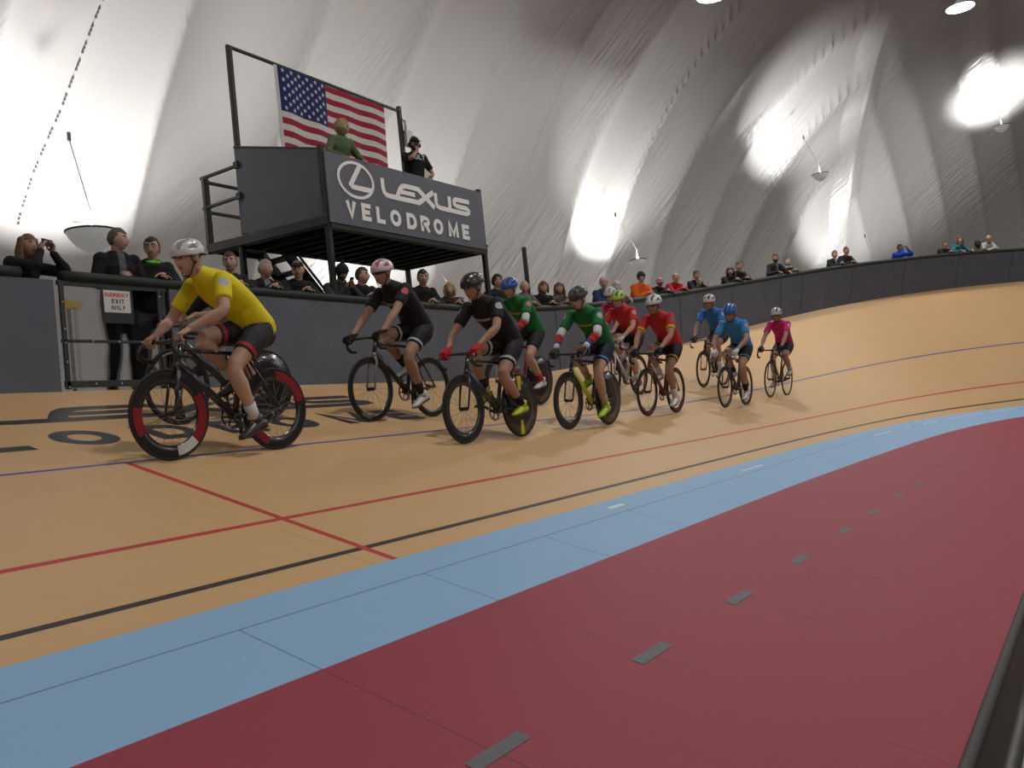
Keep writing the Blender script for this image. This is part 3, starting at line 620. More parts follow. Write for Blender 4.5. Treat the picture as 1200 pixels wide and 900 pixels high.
def bicycle(name_label, T, fm, fm2, front='mid', rear='mid', rimf=CARBON, rimr=CARBON, barm=CARBON, forkm=None, crank=200, aero=True, accf=None, accr=None, drop=.13, group='track bicycles in the racing bunch'):
    t = empty('track_bicycle', mat_=T); tag(t, name_label, 'bicycle', group)
    forkm = forkm or fm; BB = V3(-.08, 0, .29); ST = V3(-.215, 0, .80); HT = V3(.365, 0, .83); HB = V3(.405, 0, .70); r = .022 if aero else .018
    g = G()
    g.tube([BB, HB + V3(-.01, 0, .02)], [(.034, .02), (.034, .02)] if aero else .019, fm2, 10, side=(0, 0, 1)); g.tube([ST + V3(0, 0, -.03), HT + V3(-.01, 0, -.02)], .017, fm, 10)
    g.tube([BB, ST], [(.03, .016), (.024, .015)] if aero else .016, fm, 10, side=(1, 0, 0)); g.tube([HB, HT], .023, fm, 12)
    for y in (-1, 1):
        g.tube([BB + V3(-.02, y * .03, 0), V3(-.3, y * .055, .31), V3(-HBX, y * .058, WR)], [.014, .011, .010], fm, 8); g.tube([ST + V3(0, y * .014, -.03), V3(-.35, y * .05, .55), V3(-HBX, y * .058, WR)], [.011, .009, .009], fm, 8)
    g.tube([BB + V3(0, -.045, 0), BB + V3(0, .045, 0)], .026, fm, 12); g.build('frame', t)
    g = G(); g.tube([HB + V3(0, 0, .01), HB + V3(.01, 0, -.03)], .024, forkm, 10)
    for y in (-1, 1): g.tube([HB + V3(.008, y * .02, -.03), V3(.43, y * .052, .62), V3(.455, y * .056, .5), V3(HBX, y * .055, WR)], [(.018, .010), (.018, .009), (.014, .008), (.010, .008)], forkm, 8, side=(1, 0, 0))
    g.build('fork', t)
    wheel(t, front, HBX, 'front_wheel', rimf, accf); wheel(t, rear, -HBX, 'rear_wheel', rimr, accr)
    g = G(); g.tube([HT + V3(-.003, 0, .0), HT + V3(-.01, 0, .03), HT + V3(.02, 0, .045), (.455, 0, .865)], [.02, .02, .018, .018], STEEL, 10); g.build('stem', t)
    g = G()
    for y in (-1, 1):
        g.tube([(.455, 0, .868), (.46, y * .10, .87), (.47, y * .175, .868), (.50, y * .205, .862), (.55, y * .208, .84), (.575, y * .208, .80), (.57, y * .208, .76), (.53, y * .21, .74 - (drop - .13)), (.46, y * .21, .738 - (drop - .13))], .0145, barm, 8, round_=True)
    hb = g.build('handlebar', t)
    for y in (-1, 1): g = G(); g.tube([(.555, y * .2085, .765), (.53, y * .21, .74), (.455, y * .21, .738)], .0175, RUBBER, 8, round_=True); g.build('grip', hb)
    g = G(); g.tube([ST + V3(.004, 0, -.03), (-.262, 0, .93)], .0135, CARBON, 10); g.build('seatpost', t)
    g = G(); g.tube([(-.435, 0, .952), (-.38, 0, .955), (-.29, 0, .95), (-.21, 0, .95), (-.165, 0, .94)], [(.02, .055), (.026, .07), (.022, .04), (.018, .022), (.012, .014)], RUBBER, 12, side=(0, 0, 1), round_=True); g.build('saddle', t)
    g = G(); g.lathe([(.092, .003), (.098, .001), (.098, -.001), (.092, -.003), (.075, -.003), (.075, .003), (.092, .003)], CHROME if crank % 7 else STEEL, 40, BB + V3(0, -.045, 0), 'y')
    for k in range(5): a = k * 2 * PI / 5; g.bar(BB + V3(0, -.045, 0), BB + V3(.08 * math.cos(a), -.045, .08 * math.sin(a)), .014, .006, STEEL, up=(0, 1, 0))
    cr = g.build('crankset', t)
    for y, a in ((-1, crank), (1, crank + 180)):
        a = math.radians(a); e = BB + V3(.17 * math.cos(a), y * .075, .17 * math.sin(a))
        g = G(); g.bar(BB + V3(0, y * .06, 0), e, .026, .014, STEEL, up=(0, 1, 0)); g.build('crank_arm', cr)
        g = G(); g.box((-.04, -.035 if y < 0 else -.015, -.008), (.04, .015 if y < 0 else .035, .008), STEEL, c=e + V3(0, y * .045, 0)); g.build('pedal', cr)
    g = G(); cm_ = plain((.2, .2, .19), .4, .8); g.tube([BB + V3(0, -.045, .097), V3(-HBX, -.045, WR + .035)], .004, cm_, 4); g.tube([BB + V3(0, -.045, -.097), V3(-HBX, -.045, WR - .035)], .004, cm_, 4)
    g.lathe([(.036, .003), (.036, -.003), (.001, -.003), (.001, .003)], cm_, 18, (-HBX, -.045, WR), 'y'); g.build('chain', t)
    return t

# ------------------------------------------------------------------ people
def remesh(g, vox, name, pred=None, mats=None, smooth=2):
    """fuse the lofts of g into one continuous surface"""
    me = g.mesh('tmp'); o = bpy.data.objects.new('tmp', me); COL.objects.link(o)
    md = o.modifiers.new('r', 'REMESH'); md.mode = 'VOXEL'; md.voxel_size = vox; md.use_smooth_shade = True
    sm = o.modifiers.new('s', 'SMOOTH'); sm.factor = .5; sm.iterations = smooth
    dg = bpy.context.evaluated_depsgraph_get(); ev = o.evaluated_get(dg)
    out = bpy.data.meshes.new_from_object(ev, depsgraph=dg); out.name = name
    bpy.data.objects.remove(o); bpy.data.meshes.remove(me)
    out.materials.clear()
    for m in (mats or []): out.materials.append(m)
    if pred is not None and len(out.polygons):
        c = np.zeros(len(out.polygons) * 3); out.polygons.foreach_get('center', c); c = c.reshape(-1, 3)
        idx = np.zeros(len(c), int)
        for k, fn in pred: idx[fn(c)] = k
        out.polygons.foreach_set('material_index', idx)
    out.update(); return out
def unit(v): v = np.asarray(v, float); return v / (np.linalg.norm(v) + 1e-9)
def ik(a, b, l1, l2, pole):
    a = V3(*a); b = V3(*b); d = b - a; L = np.linalg.norm(d); L2 = min(L, (l1 + l2) * .998); u = d / L
    x = (l1 * l1 - l2 * l2 + L2 * L2) / (2 * L2); h = math.sqrt(max(l1 * l1 - x * x, 1e-6)); p = V3(*pole); p = p - u * (p @ u); p = unit(p)
    return a + u * x * (L / L2) + p * h
class Fr:
    """head frame"""
    def __init__(s, c, f, up): s.c = V3(*c); s.x = unit(f); s.z = unit(V3(*up) - s.x * (V3(*up) @ s.x)); s.y = np.cross(s.z, s.x)
    def w(s, p): p = np.asarray(p, float); return s.c + p[..., 0:1] * s.x + p[..., 1:2] * s.y + p[..., 2:3] * s.z
    def R(s): return np.stack([s.x, s.y, s.z], 1)
def head_verts(nl=30, nv=22, infl=0, k=1.0):
    V = [];
    for i in range(nv + 1):
        ph = PI * (i / nv); z = .118 * math.cos(ph); rr = math.sin(ph)
        for j in range(nl):
            a = 2 * PI * j / nl; x = (.095 + infl) * rr * math.cos(a); y = (.077 + infl) * rr * math.sin(a); zz = z * (1 + infl / .118)
            if z < 0:
                q = (-z / .118); y *= 1 - .30 * q ** 1.3
                if x > 0: x = x * (1 + .10 * q) * (1 if q < .9 else .96)
                else: x *= 1 - .45 * q
            fr = max(0, math.cos(a)) ** 2
            x += .024 * math.exp(-(y / .013) ** 2 - ((z + .022) / .022) ** 2) * (x > 0) + .012 * math.exp(-(y / .010) ** 2 - ((z - .004) / .018) ** 2) * (x > 0)
            x += fr * (.005 * math.exp(-((z - .034) / .012) ** 2) - .008 * (math.exp(-((abs(y) - .033) / .014) ** 2 - ((z - .010) / .013) ** 2)))
            x += fr * (.006 * math.exp(-(y / .024) ** 2 - ((z + .060) / .011) ** 2) + .010 * math.exp(-(y / .022) ** 2 - ((z + .098) / .016) ** 2))
            V.append((x, y, zz))
    F = [(i * nl + j, (i + 1) * nl + j, (i + 1) * nl + (j + 1) % nl, i * nl + (j + 1) % nl) for i in range(nv) for j in range(nl)]
    return np.array(V), F
HV, HF = head_verts(44, 34)
HC = np.array([HV[list(f)].mean(0) for f in HF])
def head(g, fr, skin, hairm, k=1.0, beard=0, brow=True):
    s0 = g.slot(skin); 
    lips = (abs(HC[:, 1]) < .024) & (abs(HC[:, 2] + .061) < .0065) & (HC[:, 0] > .05)
    br = (abs(abs(HC[:, 1]) - .032) < .018) & (abs(HC[:, 2] - .033) < .0065) & (HC[:, 0] > .04)
    bd = (HC[:, 2] < -.035) & (HC[:, 0] > -.01) & ~((abs(HC[:, 2] + .061) < .009) & (abs(HC[:, 1]) < .022)) if beard else np.zeros(len(HC), bool)
    if beard: bd |= (abs(HC[:, 2] + .046) < .007) & (abs(HC[:, 1]) < .03) & (HC[:, 0] > .05)
    V = fr.w(HV * k)
    for msk, m in ((lips, LIPM), (br, hairm), (bd, hairm)): g.slot(m)
    base = g.n; g.v.append(V); g.n += len(V)
    for i, f in enumerate(HF):
        g.f.append(tuple(q + base for q in f)); g.m.append(g.slot(hairm) if (bd[i] or (brow and br[i])) else g.slot(LIPM) if lips[i] else s0)
    for y in (-1, 1):
        g.ball(fr.w(V3(.074, y * .032, .010) * k), .0125 * k, EYEW, 10); g.ball(fr.w(V3(.0820, y * .0325, .009) * k), V3(.0075, .0085, .0075) * k, IRIS, 8)
        g.ball(fr.w(V3(-.006, y * .079, -.004) * k), V3(.020, .008, .031) * k, skin, 10, fr.R())
def hair(par, fr, style, m, k=1.0, T=None):
    if style == 'none': return
    V, F = head_verts(32, 26, {'curly': .034, 'beanie': .022}.get(style, .012))
    X, Y, Z = V[:, 0], V[:, 1], V[:, 2]
    if style in ('bald',): inside = ~((Z > -.05) & (Z < .05) & (X < .015))
    elif style == 'short': inside = ~((Z > .070 - .012 * np.cos(Y * 40)) | ((X < .02) & (Z > -.005)) | ((X < -.03) & (Z > -.06)))
    elif style == 'beanie': inside = ~((Z > .028))
    elif style == 'hood': inside = ~((X < .03) | (Z > .075) | (Z < -.09))
    else: inside = ~((Z > .060) | (X < .028))
    V = V.copy(); V[inside] *= .80
    if style == 'curly': rs = np.random.RandomState(3); V[~inside] *= (1 + rs.uniform(-.07, .12, (np.sum(~inside), 1)))
    if style == 'short': V[~inside & (Z > .06)] += V3(0, 0, .008)
    if style in ('short', 'long', 'bob'): V = V * (1 + (.012 * np.sin(V[:, 1:2] * 160 + V[:, 0:1] * 60)) * (~inside)[:, None])
    g = G(); g.add(fr.w(V * k), F, m)
    if style == 'long':
        for y in (-1, 1):
            g.tube([fr.w(V3(.0, y * .075, .07) * k), fr.w(V3(-.005, y * .092, -.02) * k), fr.w(V3(.0, y * .095, -.12) * k), fr.w(V3(.02, y * .09, -.22) * k)], [(.05, .02), (.055, .024), (.05, .026), (.025, .015)], m, 10, side=fr.x, round_=True)
        g.tube([fr.w(V3(-.07, 0, .05) * k), fr.w(V3(-.10, 0, -.06) * k), fr.w(V3(-.11, 0, -.22) * k)], [(.07, .03), (.085, .035), (.07, .025)], m, 12, side=fr.y, round_=True)
    if style == 'bob':
        for y in (-1, 1): g.tube([fr.w(V3(.0, y * .072, .06) * k), fr.w(V3(.005, y * .088, -.02) * k), fr.w(V3(.01, y * .082, -.095) * k)], [(.05, .02), (.055, .024), (.04, .018)], m, 10, side=fr.x, round_=True)
        g.tube([fr.w(V3(-.07, 0, .04) * k), fr.w(V3(-.09, 0, -.09) * k)], [(.06, .03), (.07, .025)], m, 12, side=fr.y, round_=True)
    if style == 'hood': g.tube([fr.w(V3(-.02, 0, -.08) * k), fr.w(V3(-.02, 0, -.17) * k)], [(.085, .085), (.15, .12)], m, 14, side=fr.y)
    return g.build({'beanie': 'knit_hat', 'hood': 'headscarf'}.get(style, 'hair'), par)
def hand(g, W, d, n, s, curl, skin, k=1.0, n_seg=8):
    """five fingers; W wrist, d to knuckles, n palm side, s thumb side"""
    W = V3(*W); d = unit(d); n = unit(V3(*n) - d * (V3(*n) @ d)); s = np.cross(n, d) if (np.cross(n, d) @ V3(*s)) > 0 else -np.cross(n, d)
    g.tube([W - d * .03 * k, W, W + d * .04 * k, W + d * .085 * k], [(.026 * k, .020 * k), (.027 * k, .018 * k), (.040 * k, .016 * k), (.042 * k, .013 * k)], skin, 12, side=s, round_=True)
    for i, (o_, L) in enumerate(((.032, .072), (.011, .080), (-.011, .074), (-.031, .058))):
        p = W + d * .083 * k + s * o_ * k; a = 0; P = [p - d * .012 * k, p]; dirn = d
        for q, (fr_, da) in enumerate(((.45, 42), (.32, 62), (.23, 48))):
            a += da * curl; dd = d * math.cos(math.radians(a)) + n * math.sin(math.radians(a)); p = p + dd * L * fr_ * k; P.append(p)
        g.tube(P, [x * k for x in (.0088, .0088, .0082, .0076, .0064)], skin, n_seg, round_=True)
    p = W + d * .02 * k + s * .026 * k; q = p + (d * .55 + s * .65 + n * .25) * .035 * k; r = q + (d * .85 + s * (.35 - .5 * curl) + n * (.2 + .6 * curl)) * .033 * k; t = r + (d * .8 - s * .3 * curl + n * .8 * curl) * .026 * k
    g.tube([p, q, r, t], [.013 * k, .0105 * k, .0092 * k, .0075 * k], skin, n_seg, round_=True)
def limb(g, a, b, c, ra, rb, rc, m=None, n=12, bulge=1.0):
    """upper a-b, lower b-c with muscle bulge, one continuous loft"""
    a, b, c = V3(*a), V3(*b), V3(*c); L = lambda p, q, t: p + (q - p) * t
    g.tube([a, L(a, b, .3), L(a, b, .65), L(a, b, .93), L(b, c, .08), L(b, c, .32), L(b, c, .65), c], [ra, ra * 1.02 * bulge, (ra + rb) / 2 * 1.02, rb * 1.02, rb * 1.0, rb * 1.08 * bulge, (rb + rc) / 2 * .95, rc], m, n, round_=True)
def body_core(g, J, k, infl=0.0, m=None, lo=0.0, hi=1.0, belly=1.0):
    """pelvis to neck; J: pel, mid, chest, neck, side"""
    P, Mi, Ch, Nk = J['pel'], J['mid'], J['chest'], J['neck']; side = J['side']; i = infl
    pts = [P - (Mi - P) * .35, P, P + (Mi - P) * .5, Mi, Mi + (Ch - Mi) * .5, Ch, Ch + (Nk - Ch) * .55, Nk]
    rad = [(.125, .095), (.165, .118), (.155, .112 * belly), (.142, .108 * belly), (.155, .118), (.168, .115), (.135, .085), (.062, .060)]
    rad = [(a * k + i, b * k + i) for a, b in rad]
    a = int(lo * 8); b_ = int(hi * 8)
    g.tube(pts[a:b_], rad[a:b_], m, 18, side=side, round_=True)
def shoe(par, an, toe, sole_n, m, solem, k=1.0, cleat=False, name='shoe', lab=None):
    """an ankle, toe direction unit, sole_n = direction towards the sole"""
    an = V3(*an); d = unit(toe); n = unit(sole_n - d * (sole_n @ d)); s = np.cross(d, n)
    g = G(); h = .052 * k
    g.tube([an - n * .035 * k - d * .02 * k, an, an + n * .02 * k], [.046 * k, .044 * k, .046 * k], m, 12)
    g.tube([an - d * .065 * k + n * h, an - d * .03 * k + n * h * .85, an + d * .05 * k + n * h * .9, an + d * .12 * k + n * h * 1.15, an + d * .175 * k + n * h * 1.3], [(.030 * k, .030 * k), (.036 * k, .042 * k), (.040 * k, .040 * k), (.046 * k, .028 * k), (.036 * k, .020 * k)], m, 14, side=s, round_=True)
    o = g.build(name, par)
    g = G(); g.tube([an - d * .08 * k + n * (h + .032 * k), an - d * .02 * k + n * (h + .034 * k), an + d * .05 * k + n * (h + .030 * k), an + d * .13 * k + n * (h + .032 * k), an + d * .185 * k + n * (h + .030 * k)], [(.030 * k, .007 * k), (.034 * k, .008 * k), (.034 * k, .008 * k), (.046 * k, .008 * k), (.034 * k, .007 * k)], solem, 12, side=s, round_=True); g.build('sole', o)
    return o

def helmet(par, fr, main, vent, k=1.0, style='road', rear=None):
    """road helmet with dark vent channels, or smooth aero shell"""
    V = []; nl, nv = 64, 22; mi = []
    g = G(); s0, s1 = g.slot(main), g.slot(vent); s2 = g.slot(rear or main)
    for i in range(nv + 1):
        ph = PI / 2 * (i / nv) * 1.06
        for j in range(nl):
            a = 2 * PI * j / nl; cx, cy = math.cos(a), math.sin(a)
            ax = .135 if cx > 0 else .150; x = ax * math.sin(ph) * cx; y = .098 * math.sin(ph) * cy * (1 - .10 * max(0, -cx)); z = .108 * math.cos(ph)
            sc = 1.0
            if style == 'road':
                ly = y / .098; ch = math.cos(ly * PI * 3.0)
                if ch < -.05 and abs(x - .01 + .05 * abs(ly)) > .014 and abs(x) < .115 and 0.05 < ph < 1.36: sc = .88
            V.append((x * sc, y * sc, z * sc + .012 * (cx < 0) * math.sin(ph)))
    V = np.array(V); Rm = np.linalg.norm(V / V3(.14, .098, .108), axis=1)
    Vw = fr.w((V + V3(-.008, 0, .038)) * k); base = g.n; g.v.append(Vw); g.n += len(Vw)
    for i in range(nv):
        for j in range(nl):
            f = (i * nl + j, (i + 1) * nl + j, (i + 1) * nl + (j + 1) % nl, i * nl + (j + 1) % nl)
            dark = style == 'road' and np.mean(Rm[list(f)]) < .955; back = V[f[0]][0] < -.06
            g.f.append(tuple(q + base for q in f)); g.m.append(s1 if dark else (s2 if back else s0))
    # inner rim band
    last = nv * nl; ring = V[last:last + nl]; inner = fr.w((ring * V3(.90, .88, 1) + V3(-.008, 0, .030)) * k); low = fr.w((ring + V3(-.008, 0, .038 - .012)) * k)
    b2 = g.n; g.v.append(np.concatenate([low, inner])); g.n += 2 * nl
    for j in range(nl): j2 = (j + 1) % nl; g.f += [(base + last + j, b2 + j, b2 + j2, base + last + j2), (b2 + j, b2 + nl + j, b2 + nl + j2, b2 + j2)]; g.m += [s0, s1]
    o = g.build('helmet', par)
    st = G()
    for y in (-1, 1):
        st.tube([fr.w(V3(.05, y * .083, .03) * k), fr.w(V3(.02, y * .080, -.04) * k), fr.w(V3(.035, y * .045, -.112) * k), fr.w(V3(.04, 0, -.122) * k)], .005, RUBBER, 6)
        st.tube([fr.w(V3(-.06, y * .078, .03) * k), fr.w(V3(.018, y * .081, -.045) * k)], .005, RUBBER, 6)
    st.build('strap', o); return o
def glasses(par, fr, lens, framem, k=1.0, wrap=True):
    g = G()
    if wrap:
        pts = [fr.w(V3(.055, -.068, .014) * k), fr.w(V3(.092, -.050, .012) * k), fr.w(V3(.106, -.02, .010) * k), fr.w(V3(.108, 0, .014) * k), fr.w(V3(.106, .02, .010) * k), fr.w(V3(.092, .050, .012) * k), fr.w(V3(.055, .068, .014) * k)]
        g.tube(pts, [(.012 * k, .002)] + [(.019 * k, .002)] * 2 + [(.012 * k, .002)] + [(.019 * k, .002)] * 2 + [(.012 * k, .002)], lens, 8, side=fr.z)
    else:
        for y in (-1, 1):
            ring = [fr.w(V3(.100, y * .033 + .024 * math.cos(a), .010 + .016 * math.sin(a)) * k) for a in np.linspace(0, 2 * PI, 13)]; g.tube(ring, .0025, framem, 5)
        g.tube([fr.w(V3(.102, -.010, .014) * k), fr.w(V3(.102, .010, .014) * k)], .0025, framem, 5)
    for y in (-1, 1): g.tube([fr.w(V3(.062 if wrap else .098, y * (.066 if wrap else .056), .014) * k), fr.w(V3(.05, y * .078, .016) * k), fr.w(V3(-.02, y * .082, .012) * k)], .0028, framem, 5)
    return g.build('sunglasses' if wrap else 'glasses', par)

def rider(T, label, skin='tan', jersey=(.02, .02, .02), sleeve=None, cuff=None, badge=None, shorts=(.012, .012, .014), band=None, helm=((.5, .5, .5), (.03, .03, .03)), hstyle='road', hrear=None,
          glove=None, socks=(.5, .5, .5), shoes=(.5, .5, .5), crank=200, lean=0, look=0, tuck=0.0, k=1.0, hand_on='tops', shades=None, hairc=(.06, .03, .015), armwarm=None, chest=None, jlow=None, dz=0.0, sit=0.0, head_dn=12, vox=.0115):
    t = empty('cyclist', mat_=T); tag(t, label, 'person', 'cyclists racing in the bunch')
    sk = SKIN[skin]; hm = mat_hair(hairc)
    BB = V3(-.08, 0, .29); hip = V3(-.345 + sit, 0, .985 + dz); L = .575 * k
    ang = math.radians(49 - 18 * tuck); sh = hip + V3(math.cos(ang), 0, math.sin(ang)) * L * .93
    neck = sh + V3(.055, 0, .045) * k; side = V3(0, 1, 0)
    J = dict(pel=hip + V3(-.01, 0, .0), mid=hip + (sh - hip) * .42 + V3(-.045, 0, .035) * (1), chest=hip + (sh - hip) * .82 + V3(-.02, 0, .02), neck=neck, side=side)
    hc = neck + V3(.075 + .03 * tuck, 0, .115 - .02 * tuck) * k; hd = math.radians(head_dn); lk = math.radians(look)
    fr = Fr(hc, (math.cos(hd) * math.cos(lk), math.cos(hd) * math.sin(lk), -math.sin(hd)), (0, 0, 1))
    S = {}; E = {}; Wt = {}; Hp = {}; K = {}; A = {}; TD = {}; grip = {}
    for y in (-1, 1):
        S[y] = sh + V3(.0, y * .175 * k, -.02); 
        if hand_on == 'tops': gp = V3(.485, y * .185, .885); hdir = V3(.86, -y * .05, -.45); pn = V3(-.3, 0, -1)
        elif hand_on == 'hoods': gp = V3(.545, y * .207, .875); hdir = V3(.90, 0, -.25); pn = V3(-.1, 0, -1)
        else: gp = V3(.565, y * .208, .79); hdir = V3(.75, 0, -.55); pn = V3(-.6, -y * .5, -.6)
        hdir = unit(hdir); W_ = gp - hdir * .072 + V3(0, 0, .018); Wt[y] = W_; grip[y] = (hdir, pn)
        E[y] = ik(S[y], W_, .30 * k, .27 * k, (-.25, y * .9, -.5))
        Hp[y] = hip + V3(-.0, y * .085, -.01); a = math.radians(crank if y < 0 else crank + 180); ped = BB + V3(.17 * math.cos(a), y * .118, .17 * math.sin(a))
        pitch = math.radians(-18 - 10 * math.cos(a)); TD[y] = V3(math.cos(pitch), y * .04, math.sin(pitch)); A[y] = ped - TD[y] * .125 + V3(0, 0, 1) * .075 + V3(0, 0, .018)
        l = np.linalg.norm(A[y] - Hp[y]); K[y] = ik(Hp[y], A[y], .445 * k, .435 * k, (1, y * .05, .35))
    g = G(); body_core(g, J, k); g.tube([J['neck'] + (J['chest'] - J['neck']) * .3, neck, hc + fr.z * -.06 - fr.x * .02], [.075 * k, .062 * k, .056 * k], None, 12, round_=True)
    for y in (-1, 1):
        g.ball(S[y], V3(.065, .058, .065) * k, None, 14)
        limb(g, S[y], E[y], Wt[y], .050 * k, .040 * k, .028 * k); limb(g, Hp[y], K[y], A[y], .088 * k, .058 * k, .036 * k)
        g.tube([A[y], A[y] + TD[y] * .03 - V3(0, 0, .035), A[y] + TD[y] * .11 - V3(0, 0, .056)], [.034, .028, .018], None, 10, round_=True)
    me = remesh(g, vox, 'body', None, [sk]); h = G(); head(h, fr, sk, hm, k * 1.02)
    for y in (-1, 1): hand(h, Wt[y], grip[y][0], grip[y][1], (0, -y, 0), .95, sk, 1.05 * k)
    join_into(me, h); body = link('body', me, t)
    # jersey
    jm_ = cloth(jersey, 'jersey', .7); sl = cloth(sleeve, 'jersey', .7) if sleeve else jm_; g = G(); body_core(g, J, k, .014, None, .14, 1.0)
    mats = [jm_, sl]; pred = []
    for y in (-1, 1):
        g.ball(S[y], V3(.072, .066, .074) * k, None, 14); e = S[y] + (E[y] - S[y]) * .66; g.tube([S[y], S[y] + (E[y] - S[y]) * .35, e], [.066 * k, .064 * k, .062 * k], None, 14)
        def f_sl(c, y=y): return (c - S[y]) @ unit(E[y] - S[y]) > .02
        pred.append((1, lambda c, y=y: ((c - S[y]) @ unit(E[y] - S[y]) > -.01) & (np.linalg.norm(np.cross(c - S[y], unit(E[y] - S[y])), axis=1) < .085 * k)))
        if cuff:
            mats.append(cloth(cuff, 'jersey', .7)); kk = len(mats) - 1; L0 = np.linalg.norm(E[y] - S[y]) * .66
            pred.append((kk, lambda c, y=y, L0=L0: ((c - S[y]) @ unit(E[y] - S[y]) > L0 - .035) & (np.linalg.norm(np.cross(c - S[y], unit(E[y] - S[y])), axis=1) < .085 * k)))
        if badge:
            mats.append(cloth(badge, 'jersey', .7)); kk = len(mats) - 1; bc = S[y] + (E[y] - S[y]) * .18 + V3(.035, y * .055, .02) * k
            pred.append((kk, lambda c, bc=bc: np.linalg.norm(c - bc, axis=1) < .042))
    if chest:
        mats.append(cloth(chest, 'jersey', .7)); kk = len(mats) - 1; cc = J['chest'] + V3(.0, 0, -.0); ax = unit(J['neck'] - J['pel']); fn_ = unit(np.cross(ax, side)) 
        pred.append((kk, lambda c: (abs((c - cc) @ ax + .02) < .016) & (((c - cc) @ V3(.8, 0, -.6)) > .05) & (abs(c[:, 1]) < .13)))
    if jlow:
        mats.append(cloth(jlow, 'jersey', .7)); kk = len(mats) - 1; ax2 = unit(J['neck'] - J['pel']); pred.append((kk, lambda c: ((c - J['pel']) @ ax2 < .20) & (abs(c[:, 1]) < .2)))
    link('jersey', remesh(g, vox, 'jersey', pred, mats), t)
    g = G(); g.tube([J['pel'] - (J['mid'] - J['pel']) * .30, J['pel'], J['pel'] + (J['mid'] - J['pel']) * .55], [(.135 * k, .105 * k), (.178 * k, .130 * k), (.162 * k, .122 * k)], None, 18, side=side, round_=True)
    mats = [cloth(shorts, 'shorts', .6)]; pred = []
    for y in (-1, 1):
        e = Hp[y] + (K[y] - Hp[y]) * .66; g.tube([Hp[y], Hp[y] + (K[y] - Hp[y]) * .3, e], [.103 * k, .104 * k, .083 * k], None, 14)
        if band:
            mats.append(cloth(band, 'shorts', .6)); kk = len(mats) - 1; L0 = np.linalg.norm(K[y] - Hp[y]) * .66
            pred.append((kk, lambda c, y=y, L0=L0: (abs((c - Hp[y]) @ unit(K[y] - Hp[y]) - (L0 - .035)) < .013) & (c[:, 1] * y > .0)))
    link('shorts', remesh(g, vox, 'shorts', pred, mats), t)
    for y in (-1, 1):
        g = G(); u = unit(A[y] - K[y]); g.tube([A[y] - u * .13 * k, A[y] - u * .06 * k, A[y] + u * .005], [.049 * k, .041 * k, .041 * k], cloth(socks, 'sock'), 12); g.build('sock', t)
        shoe(t, A[y], TD[y], V3(0, 0, -1), plain(shoes, .35), plain((.02, .02, .02), .5), k)
        if glove:
            g = G(); hand(g, Wt[y], grip[y][0], grip[y][1], (0, -y, 0), .95, cloth(glove, 'glove'), 1.16 * k); g.build('glove', t)
        if armwarm:
            u = unit(Wt[y] - E[y]); L1 = np.linalg.norm(Wt[y] - E[y])
            g = G(); P = [E[y] - unit(E[y] - S[y]) * .09] + [E[y] + u * L1 * q for q in (0.0, .12)]; g.tube(P, [.050 * k, .049 * k, .047 * k], cloth(armwarm[0], 'warmer'), 12)
            g.tube([E[y] + u * L1 * q for q in (.12, .35)], [.048 * k, .046 * k], cloth(armwarm[1], 'warmer'), 12); g.tube([E[y] + u * L1 * q for q in (.35, .62)], [.046 * k, .040 * k], cloth(armwarm[1], 'warmer'), 12)
            g.tube([E[y] + u * L1 * q for q in (.62, .75)], [.040 * k, .037 * k], cloth(armwarm[2], 'warmer'), 12); g.tube([E[y] + u * L1 * q for q in (.75, .98)], [.037 * k, .034 * k], cloth(armwarm[0], 'warmer'), 12); g.build('arm_warmer', t)
    helmet(t, fr, plain(helm[0], .3, coat=.3), plain(helm[1], .6), k * 1.02, hstyle, plain(hrear, .3) if hrear else None)
    if shades: glasses(t, fr, plain(shades, .12), RUBBER, k * 1.02)
    return t
HM = {}
def mat_hair(c):
    c = tuple(c)
    if c not in HM: HM[c] = mat('hair', c, .6, noise=.25, nscale=40, bump=.6, bscale=90)
    return HM[c]
def join_into(me, g):
    """append extra geometry to a mesh as part of the same surface object"""
    import bmesh
    g2 = G(); nv = len(me.vertices); v = np.zeros(nv * 3); me.vertices.foreach_get('co', v); v = v.reshape(-1, 3)
    mats = list(me.materials); faces = [tuple(p.vertices) for p in me.polygons]; mi = [p.material_index for p in me.polygons]
    for m in g.mats:
        if m not in mats: mats.append(m)
    mp = [mats.index(m) for m in g.mats]; V = np.concatenate([v] + g.v); faces += [tuple(i + nv for i in f) for f in g.f]; mi += [mp[k] for k in g.m]
    me.clear_geometry(); me.materials.clear(); me.from_pydata(V.tolist(), [], faces)
    for m in mats: me.materials.append(m)
    me.polygons.foreach_set('material_index', mi); me.update()

